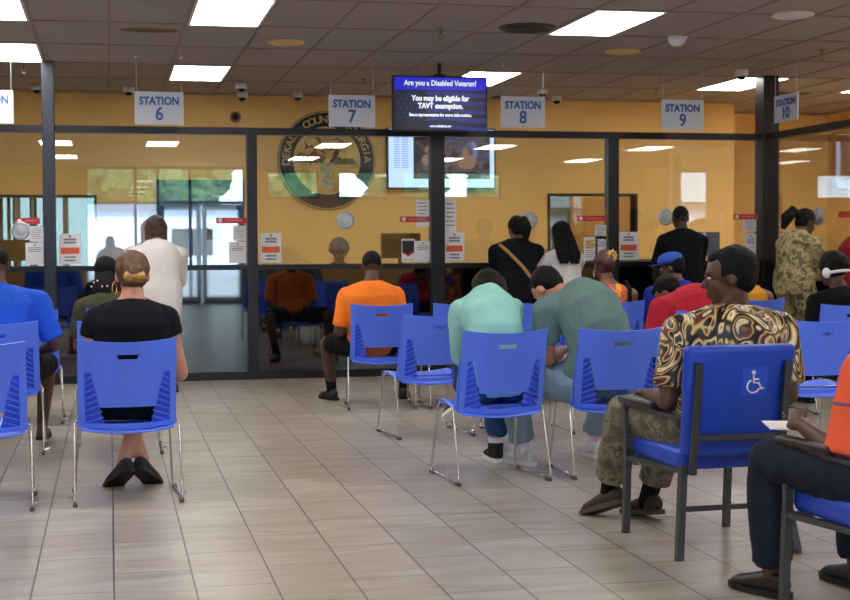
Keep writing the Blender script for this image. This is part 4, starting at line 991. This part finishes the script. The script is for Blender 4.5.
# woman in the black top
t, J = person('seated woman in a black top with streaked hair in a bun and hoop earring', (.10, 7.46, 0), 0, 'light', hip=(0, 0, .50), neck=(.005, -.07, .98), head=(.01, -.02, 1.115), look=(4, -6, 0), b=1.1, bend=.045,
       hands=((-.12, .19, .56), (.14, .19, .56)), elbow=((-.7, -1, -.5), (.7, -1, -.5)), shw=.152, feet=((.06, .31), (-.045, .27)), toe=(-30, 30), ankz=(.13, .13), toepitch=(-30, -30), knee=(0, 1, .6), kneeout=.2,
       top=dict(m=cloth('black_jersey', (16, 17, 25)), sleeve=.30), bottom=dict(m=blackc, len=.62, name='skirt', skirt=True), shoes=dict(m=mat('black_suede_shoe', (30, 30, 36), .7), sole=black_shoe['sole']), hair='bun', hairm='bronze', vox=.009, seed=2, fold=.004)
bm = BM(); c = J['HC'] - J['hr'] * .088 - J['hu'] * .06
tube(bm, [c + V((0, math.cos(a) * .024, math.sin(a) * .03)) + V((.012 * math.cos(a), 0, 0)) for a in [k * 2 * PI / 20 for k in range(21)]], .0035, 7); obj('hoop_earring', bm, mat('gold_metal', (220, 180, 100), .25, 1), t, smooth=True)
bm = BM(); c = J['HC'] - J['hf'] * .11 + J['hu'] * .01
for k in range(9): tube(bm, [c + J['hr'] * (k - 4) * .010 - J['hf'] * .02, c + J['hr'] * (k - 4) * .013 - J['hf'] * .034 - J['hu'] * (.02 + .004 * (k % 3)), c + J['hr'] * (k - 4) * .009 - J['hf'] * .02 - J['hu'] * .05], [.006, .008, .005], 7)
obj('twisted_bun', bm, HAIR['blond'], t, smooth=True)
# woman with beaded braids
person('seated person with long beaded braids and an olive shirt', (.0, 11.05, 0), 0, 'brown', neck=(-.02, -.03, .90), head=(-.03, .03, 1.06), look=(6, -12, 0), b=1.0, top=dict(m=cloth('olive_cotton', (66, 68, 52)), sleeve=.8), bottom=dict(m=blackc),
       shoes=black_shoe, hair='braids', seed=3)
# standing woman in white at the counter
person('woman standing at the counter in a white tunic and cream trousers', (.40, 12.85, 0), 4, 'light', hip=(0, -.10, .84), neck=(0, .0, 1.27), hs=1.06, head=(0, .06, 1.395), look=(0, -10, 0), b=1.10, bend=.03,
       hands=((-.10, .34, 1.11), (.14, .32, 1.11)), elbow=((-.25, -.6, -1), (.35, -.6, -1)), feet=((-.1, -.12), (.12, -.14)), knee=(0, 1, .1), legl=(.40, .38), top=dict(m=cloth('white_linen', (232, 226, 226), var=.02), sleeve=1.5, hem=-.42, w=1.06, name='tunic'),
       bottom=dict(m=cloth('cream_cotton', (206, 194, 184)), len=1.9, cuff=.07), shoes=black_shoe, hair='bob', hairm='brown', seed=4)
# man in orange
t, J = person('seated man in an orange T-shirt with black shorts, left leg out', (2.01, 11.2, 0), 0, 'dark', neck=(-.02, -.05, .955), head=(.0, .02, 1.095), look=(-3, -12, 0), b=1.08, bend=.05,
       hands=((-.20, .22, .58), (.16, .22, .6)), elbow=((-.3, -1, -.5), (.3, -1, -.5)), feet=((-.25, .52), (.34, .46)), toe=(18, -14), kneeout=.5, top=dict(m=cloth('bright_orange_cotton', (250, 128, 44)), sleeve=.85, w=1.04, hem=-.1), bottom=dict(m=blackc, len=.88, name='shorts'),
       shoes=black_shoe, sock=(blackc, .12), hair='buzz', seed=5, shw=.182)
# teal shirt
person('seated person hunched forward in a pale teal shirt and blue jeans', (2.07, 7.68, 0), 4, 'light', hip=(0, 0, .50), neck=(-.03, .12, .985), head=(.05, .28, 1.0), look=(-8, -58, 0), b=.90, bend=.085,
       hands=((-.06, .44, .66), (.06, .44, .66)), elbow=((-.1, -.3, -1), (.1, -.3, -1)), feet=((.04, .74), (.15, .46)), toe=(30, -5), ankz=(.37, .085), toepitch=(-30, 0), kneeout=.05, knee=(0, .5, 1), top=dict(m=cloth('pale_teal_cotton', (148, 204, 196)), sleeve=1.6, w=1.04, cuff=.012),
       bottom=dict(m=jeans_b, len=1.82, cuff=.058), shoes=hi_top, sock=(cloth('white_sock', (220, 220, 224)), .06), hair='bob', hairm='darkbrown', vox=.010, seed=6, shw=.17, fold=.009)
# grey-green shirt
person('man bent over in a grey-green T-shirt and faded jeans', (2.62, 7.66, 0), 10, 'light', hip=(.02, -.02, .51), neck=(-.08, .10, .985), head=(-.15, .25, 1.01), look=(24, -52, 0), twist=14, b=1.14, bend=.11,
       hands=((-.06, .26, .66), (.10, .34, .62)), elbow=((-.5, -.5, -1), (.4, -.6, -1)), feet=((-.25, .36), (.25, .48)), toe=(14, -8), kneeout=.45, top=dict(m=cloth('grey_green_cotton', (100, 128, 126)), sleeve=.64, w=1.06),
       bottom=dict(m=jeans_l, len=1.86, cuff=.07, pad=.02), shoes=white_snk, sock=(cloth('pale_pink_sock', (226, 214, 226)), .08), hair='short', hairm='black', vox=.009, seed=7, shw=.2, fold=.008, legl=(.46, .44))
# two women standing at the counter
t, J = person('woman standing in black with dark tied-back hair and a tan shoulder strap', (3.72, 13.08, 0), 0, 'brown', hip=(0, -.04, .88), neck=(0, .02, 1.28), head=(.02, .06, 1.40), look=(8, -12, 0), b=1.1, bend=.02,
       hands=((-.10, .34, 1.12), (.1, .34, 1.12)), elbow=((-.25, -.6, -1), (.25, -.6, -1)), feet=((-.12, -.02), (.12, -.04)), knee=(0, 1, .1), top=dict(m=cloth('black_knit', (18, 18, 24)), sleeve=1.9, hem=-.35, w=1.05), bottom=dict(m=blackc), shoes=black_shoe, hair='ponytail', seed=8)
bm = BM(); tube(bm, [V((-.18, -.06, 1.26)), V((-.12, -.150, 1.19)), V((.0, -.202, 1.06)), V((.12, -.205, .90)), V((.21, -.12, .80))], .016, 6); bmesh.ops.scale(bm, vec=(1, 1, 1), verts=bm.verts); obj('shoulder_strap', bm, mat('tan_webbing', (176, 138, 84), .8), t)
person('woman standing in a white T-shirt with long black hair to her shoulders', (4.19, 13.1, 0), 14, 'brown', hip=(0, -.04, .82), neck=(0, .02, 1.20), hs=1.06, head=(.0, .05, 1.345), look=(-10, -10, 0), b=.95, bend=.02,
       hands=((-.20, .34, 1.02), (.16, .40, 1.12)), elbow=((-.4, -.6, -1), (.25, -.6, -1)), feet=((-.1, -.02), (.1, -.04)), knee=(0, 1, .1), legl=(.4, .38), top=dict(m=cloth('white_tshirt', (214, 210, 214)), sleeve=.6, hem=-.25), bottom=dict(m=jeans_d), shoes=black_shoe, hair='long', seed=9)
# flowered top
floral = ramp_mat('flower_print', [(0, (30, 40, 110)), (.36, (60, 70, 170)), (.44, (200, 60, 50)), (.5, (240, 160, 40)), (.56, (230, 70, 60)), (.62, (60, 120, 150)), (.72, (40, 40, 100))], 9, 1.2, 2, const=True)
t, J = person('seated woman in a colourful flowered top with blond hair piece', (3.94, 11.2, 0), 0, 'brown', neck=(0, -.05, .93), head=(-.02, 0, 1.085), look=(5, -5, 0), b=1.1, top=dict(m=floral, sleeveless=True), bottom=dict(m=jeans_d), shoes=black_shoe, hair='bun', hairm='burgundy', seed=10)
bm = BM(); c = J['HC'] + J['hr'] * .035 + J['hu'] * .075 - J['hf'] * .07
for k in range(10):
    a = k * .63; tube(bm, [c + V((math.cos(a) * .025, -.01, math.sin(a) * .03)), c + V((math.cos(a + .8) * .034, -.03, math.sin(a + .8) * .042)), c + V((math.cos(a + 1.6) * .02, -.02, math.sin(a + 1.6) * .03))], [.012, .016, .008], 7)
ell(bm, c + V((0, -.005, 0)), (.036, .02, .042)); obj('blond_curls', bm, mat('blond_hair_piece', (224, 180, 96), .5, bump=.5), t, smooth=True)
for s in (-1, 1):
    bm = BM(); tube(bm, [J['N'] + V((s * .15, .0, .0)), J['N'] + V((s * .135, -.13, -.06)), J['N'] + V((s * .13, -.15, -.2))], .018, 7); obj('black_strap', bm, blackc, t)
bm = BM(); c = J['HC'] - J['hr'] * .088 - J['hu'] * .06; tube(bm, [c + V((.012 * math.cos(a), math.cos(a) * .02, math.sin(a) * .026)) for a in [k * 2 * PI / 16 for k in range(17)]], .004, 6); obj('hoop_earring', bm, MT['silver'], t)
# man standing in black
person('man standing at the counter in a black T-shirt, arms folded forward', (5.38, 13.1, 0), 0, 'deep', hip=(0, -.06, .92), neck=(.0, -.0, 1.37), head=(0, .05, 1.50), look=(0, -12, 0), b=1.04, bend=.02,
       hands=((-.1, .34, 1.14), (.1, .34, 1.14)), elbow=((-.5, -.6, -1), (.5, -.6, -1)), feet=((-.14, -.08), (.14, -.10)), knee=(0, 1, .1), legl=(.44, .42), top=dict(m=cloth('charcoal_cotton', (13, 14, 20)), sleeve=.9, hem=-.25, w=1.05), bottom=dict(m=blackc), shoes=black_shoe, hair='buzz', seed=11)
# blue cap man
t, J = person('seated man in a blue cap and dark blue shirt looking left', (4.50, 11.15, 0), 10, 'dark', neck=(0, -.04, .93), head=(0, .02, 1.06), look=(45, -10, 0), b=1.15, face=True, top=dict(m=cloth('deep_blue_cotton', (30, 44, 140)), sleeve=.8), bottom=dict(m=jeans_d), shoes=black_shoe, hair='short', seed=12)
bm = BM(); c = J['HC'] + J['hu'] * .045; rs = [ring(bm, c + J['hu'] * z, J['hr'], J['hf'], r_, r_ * 1.2, 20) for r_, z in ((.090, .0), (.092, .03), (.078, .065), (.045, .085), (.008, .092))]; skin_rings(bm, rs); cp = obj('cap', bm, mat('blue_cap_cloth', (36, 76, 176), .8), t, smooth=True)
bm = BM(); pr = [V((x, y, -.0 - .25 * x * x * 6)) for x, y in ((-.07, .07), (-.065, .13), (-.04, .175), (0, .19), (.04, .175), (.065, .13), (.07, .07))]
a = [bm.verts.new(c + J['hr'] * p.x + J['hf'] * p.y + J['hu'] * (p.z * .5 + .005)) for p in pr]; b_ = [bm.verts.new(v.co + J['hu'] * .006) for v in a]; bm.faces.new(a); bm.faces.new(list(reversed(b_)))
for k in range(7): bm.faces.new((a[k], a[(k + 1) % 7], b_[(k + 1) % 7], b_[k]))
obj('brim', bm, mat('blue_cap_brim', (40, 84, 190), .8), cp)
# man in red, head bowed
person('seated man in a red T-shirt, head bowed left of the patterned shirt', (3.93, 9.4, 0), 20, 'brown', hip=(0, 0, .5), neck=(.0, .06, .905), head=(-.01, .22, .915), look=(25, -50, 0), b=1.22, bend=.10,
       hands=((-.22, .30, .60), (.18, .30, .6)), elbow=((-.5, -.8, -.8), (.4, -.8, -.8)), feet=((-.22, .5), (.2, .5)), kneeout=.3, top=dict(m=cloth('red_cotton', (188, 42, 58)), sleeve=.8, w=1.05), bottom=dict(m=blackc), shoes=black_shoe, hair='short', seed=13, shw=.2)
# man in the patterned shirt, in the armchair
marble = ramp_mat('marbled_gold_print', [(0, (16, 13, 18)), (.33, (20, 16, 24)), (.37, (196, 160, 80)), (.40, (240, 224, 184)), (.425, (40, 24, 30)), (.46, (120, 60, 54)), (.485, (226, 200, 130)), (.505, (18, 14, 22)), (.56, (22, 18, 28)), (.58, (214, 180, 96)), (.60, (244, 232, 200)), (.62, (130, 84, 50)), (.65, (18, 14, 20))], 4.4, 2.8, 1.0, rough=.35, stretch=(1, 1, .75))
t, J = person('man in a marbled black and gold shirt and camouflage trousers, in the armchair', (2.48, 5.74, 0), 6, 'dark', hip=(.0, -.02, .53), neck=(.11, -.02, .97), head=(.12, .035, 1.115), look=(62, -4, 0), twist=8, b=1.28, bend=.03,
       hands=((-.20, .16, .62), (.24, .16, .62)), elbow=((-.35, -1, -.6), (.35, -1, -.6)), feet=((-.17, .62), (.0, .56)), toe=(24, 14), kneeout=.15, knee=(-.08, .6, 1), ankz=(.13, .10), toepitch=(-20, -8), face=True, hs=1.10,
       top=dict(m=marble, sleeve=.82, w=1.04, pad=.02, collar=False), bottom=dict(m=camo_trs, len=1.83, pad=.024, cuff=.075), shoes=dict(m=mat('brown_slide', (48, 38, 32), .6), sole=mat('slide_sole', (74, 58, 46), .7)), sock=(blackc, .10),
       hair='short', vox=.008, seed=14, shw=.2, fold=.006, legl=(.45, .43))
bm = BM(); gl = []
for s in (-1, 1):
    c = J['HC'] + J['hr'] * s * .033 + J['hf'] * .106 + J['hu'] * .004
    tube(bm, [c + J['hr'] * .026 * math.cos(a) + J['hu'] * .017 * math.sin(a) for a in [k * 2 * PI / 16 for k in range(17)]], .002, 6)
    tube(bm, [c + J['hr'] * s * .026, c + J['hr'] * s * .050 - J['hf'] * .02, c + J['hr'] * s * .052 - J['hf'] * .105], .002, 6)
tube(bm, [J['HC'] + J['hf'] * .107 + J['hr'] * x + J['hu'] * .008 for x in (-.008, 0, .008)], .002, 6)
obj('glasses', bm, mat('dark_wire_frame', (40, 36, 34), .3, .6), t)
# woman in camouflage uniform at the wing
person('woman in camouflage uniform standing at the glass wing, dark ponytail', (6.08, 12.12, 0), -74, 'dark', hip=(0, -.03, .90), neck=(0, .04, 1.33), head=(.0, .10, 1.445), look=(-8, -22, 0), b=1.12, bend=.02, face=True,
       hands=((-.10, .30, 1.12), (.10, .30, 1.12)), elbow=((-.3, -.7, -1), (.3, -.7, -1)), feet=((-.1, -.03), (.14, -.05)), knee=(0, 1, .1), legl=(.43, .42), top=dict(m=camo_uni, sleeve=1.85, hem=-.22, w=1.08, collar=True, name='jacket', cuff=.01), bottom=dict(m=camo_uni, pad=.022, cuff=.06), shoes=brown_shoe, hair='ponytail', hairm='black', seed=15)
# headphones
t, J = person('seated person with dark curls and white headphones in a black top', (5.37, 10.05, 0), 12, 'dark', neck=(0, -.03, .90), head=(-.02, .03, 1.055), look=(20, -10, 0), b=1.15, top=dict(m=blackc, sleeve=.8), bottom=dict(m=blackc), shoes=black_shoe, hair='curly', seed=16)
bm = BM(); tube(bm, [J['HC'] - J['hf'] * (.02 + .1 * math.sin(a)) + J['hr'] * .105 * math.cos(a) - J['hu'] * .02 for a in [k * PI / 12 for k in range(13)]], .012, 8); hb = obj('headphone_band', bm, MT['white'], t, smooth=True)
for s in (-1, 1):
    bm = BM(); ell(bm, J['HC'] + J['hr'] * s * .105 - J['hu'] * .02 - J['hf'] * .01, (.022, .035, .04), J['ax'], 14); obj('ear_cup', bm, MT['white'], hb, smooth=True)
# mustard top
person('seated person in mustard yellow with bare arms behind the patterned shirt', (5.16, 11.2, 0), -4, 'brown', neck=(-.02, -.03, .90), head=(-.09, .02, 1.05), look=(0, -8, 0), b=1.05, top=dict(m=cloth('mustard_cotton', (206, 146, 50)), sleeveless=True), bottom=dict(m=blackc), shoes=black_shoe, hair='short', hairm='burgundy', seed=17)
# person in red at the wing
person('person in red standing at the wing, cut by the right edge', (6.38, 11.2, 0), -90, 'brown', hip=(0, -.22, .88), neck=(0, -.20, 1.28), head=(0, -.14, 1.42), look=(0, -10, 0), b=1.05, bend=.02, hands=((-.14, .02, 1.12), (.14, .02, 1.12)), feet=((-.1, -.2), (.1, -.2)), knee=(0, 1, .1),
       top=dict(m=cloth('red_knit', (124, 22, 28)), sleeve=1.8, hem=-.25), bottom=dict(m=jeans_d), shoes=black_shoe, hair='short', seed=18)
# orange striped shirt man at the right edge
ostripe = bpy.data.materials.new('orange_striped_knit'); ostripe.use_nodes = True; nt = ostripe.node_tree; b_ = nt.nodes['Principled BSDF']; b_.inputs['Roughness'].default_value = .85
tc = nt.nodes.new('ShaderNodeTexCoord'); wv = nt.nodes.new('ShaderNodeTexWave'); wv.bands_direction = 'Z'; wv.inputs['Scale'].default_value = 1.9; wv.inputs['Distortion'].default_value = .15
rp = nt.nodes.new('ShaderNodeValToRGB'); rp.color_ramp.elements[0].position = .984; rp.color_ramp.elements[0].color = lin((232, 92, 56)); rp.color_ramp.elements[1].position = .992; rp.color_ramp.elements[1].color = lin((110, 70, 110))
nt.links.new(tc.outputs['Object'], wv.inputs['Vector']); nt.links.new(wv.outputs['Fac'], rp.inputs[0]); nt.links.new(rp.outputs[0], b_.inputs['Base Color'])
t, J = person('man in an orange striped shirt and dark jeans at the right edge, holding a pen', (2.54, 4.36, 0), 4, 'dark', hip=(-.02, -.08, .53), neck=(.14, -.02, .92), head=(.15, .06, 1.06), look=(10, -30, 0), b=1.2, bend=.03,
       hands=((-.222, .20, .645), (.14, .28, .62)), elbow=((.05, -1, -.3), (.5, -.7, -.6)), handdir=((.12, 1, .15), (-.5, .8, -.1)), palm=((.9, .1, -.45), (0, 0, -1)), curl=(.75, .4), feet=((-.20, .44), (.16, .46)), toe=(18, 6), knee=(-.25, .6, 1), kneeout=.1,
       top=dict(m=ostripe, sleeve=.98, w=1.05, hem=-.14), bottom=dict(m=jeans_d, len=1.9, pad=.018, cuff=.07), shoes=black_shoe, hair='short', vox=.007, seed=19, shw=.2, fold=.006, legl=(.46, .43))
t = thing('ballpoint_pen', 'black pen held by the man at the right edge', 'pen', (2.33, 4.74, .655), math.radians(62))
bm = BM(); tube(bm, [(-.075, 0, .012), (-.07, 0, .011), (.05, 0, -.006), (.07, 0, -.009)], [.003, .0048, .0048, .001], 8); obj('barrel', bm, MT['black'], t, smooth=True)
bm = BM(); box(bm, (-.07, -.002, .0155), (-.035, .002, .019)); obj('clip', bm, MT['chrome'], t)
t = thing('paper_form', 'white paper form on the lap of the man in jeans at right', 'paper', (2.385, 4.80, .610), math.radians(-18))
bm = BM(); box(bm, (-.085, -.12, 0), (.085, .12, .003)); obj('sheet', bm, MT['offwhite'], t)
# grey-haired clerk behind the counter
person('grey-haired clerk seated behind the counter glass', (2.36, 15.12, 0), 178, 'brown', hip=(0, 0, .58), neck=(0, -.03, 1.05), head=(0, .03, 1.19), look=(0, -30, 0), top=dict(m=cloth('navy_cloth', (20, 24, 40)), sleeve=1.8), bottom=dict(m=blackc), shoes=black_shoe, hair='curly', hairm='grey', face=True, seed=20)
t = thing('office_stool', 'black office stool under the grey-haired clerk', 'stool', (2.36, 15.14, 0))
bm = BM(); lathe(bm, [(.2, .42), (.21, .44), (.2, .48), (.05, .49)], n=24); obj('seat', bm, MT['blackrough'], t, smooth=True)
bm = BM(); tube(bm, [(0, 0, .05), (0, 0, .43)], .025); obj('column', bm, MT['chrome'], t)
bm = BM()
for k in range(5): a = k * 2 * PI / 5; bar(bm, (0, 0, .06), (.26 * math.cos(a), .26 * math.sin(a), .03), .03, .025); ell(bm, (.26 * math.cos(a), .26 * math.sin(a), .025), (.025, .025, .025), n=8)
obj('base', bm, MT['blackrough'], t)

# the photographer, mirrored in the partition glass as a dark shape
t, J = person('person standing behind the viewpoint raising a camera, seen only mirrored in the glass', (.06, -.50, 0), 0, 'brown', hip=(0, -.06, .80), neck=(0, .08, 1.20), head=(-.05, .17, 1.315), look=(0, 0, 0), b=1.1, bend=.03,
       hands=((-.13, .27, 1.22), (.07, .30, 1.20)), elbow=((-.6, .2, -1), (.6, .2, -1)), feet=((-.14, .0), (.14, .0)), knee=(0, 1, .1), legl=(.40, .38), top=dict(m=cloth('charcoal_sweater', (40, 40, 48)), sleeve=1.85, hem=-.25), bottom=dict(m=jeans_d), shoes=black_shoe, hair='short', seed=21)
t = thing('photo_camera', 'black camera raised to the face of the person behind the viewpoint', 'camera', (0, -.15, 1.27))
bm = BM(); box(bm, (-.07, -.03, -.045), (.07, .025, .04)); box(bm, (-.025, -.025, .04), (.025, .02, .065)); bevel_all(bm, .006, 2); obj('body', bm, MT['blackrough'], t)
bm = BM(); lathe(bm, [(.036, .02), (.038, .05), (.034, .085), (.03, .085)], ax=(0, 1, 0), n=24); obj('lens', bm, MT['black'], t)
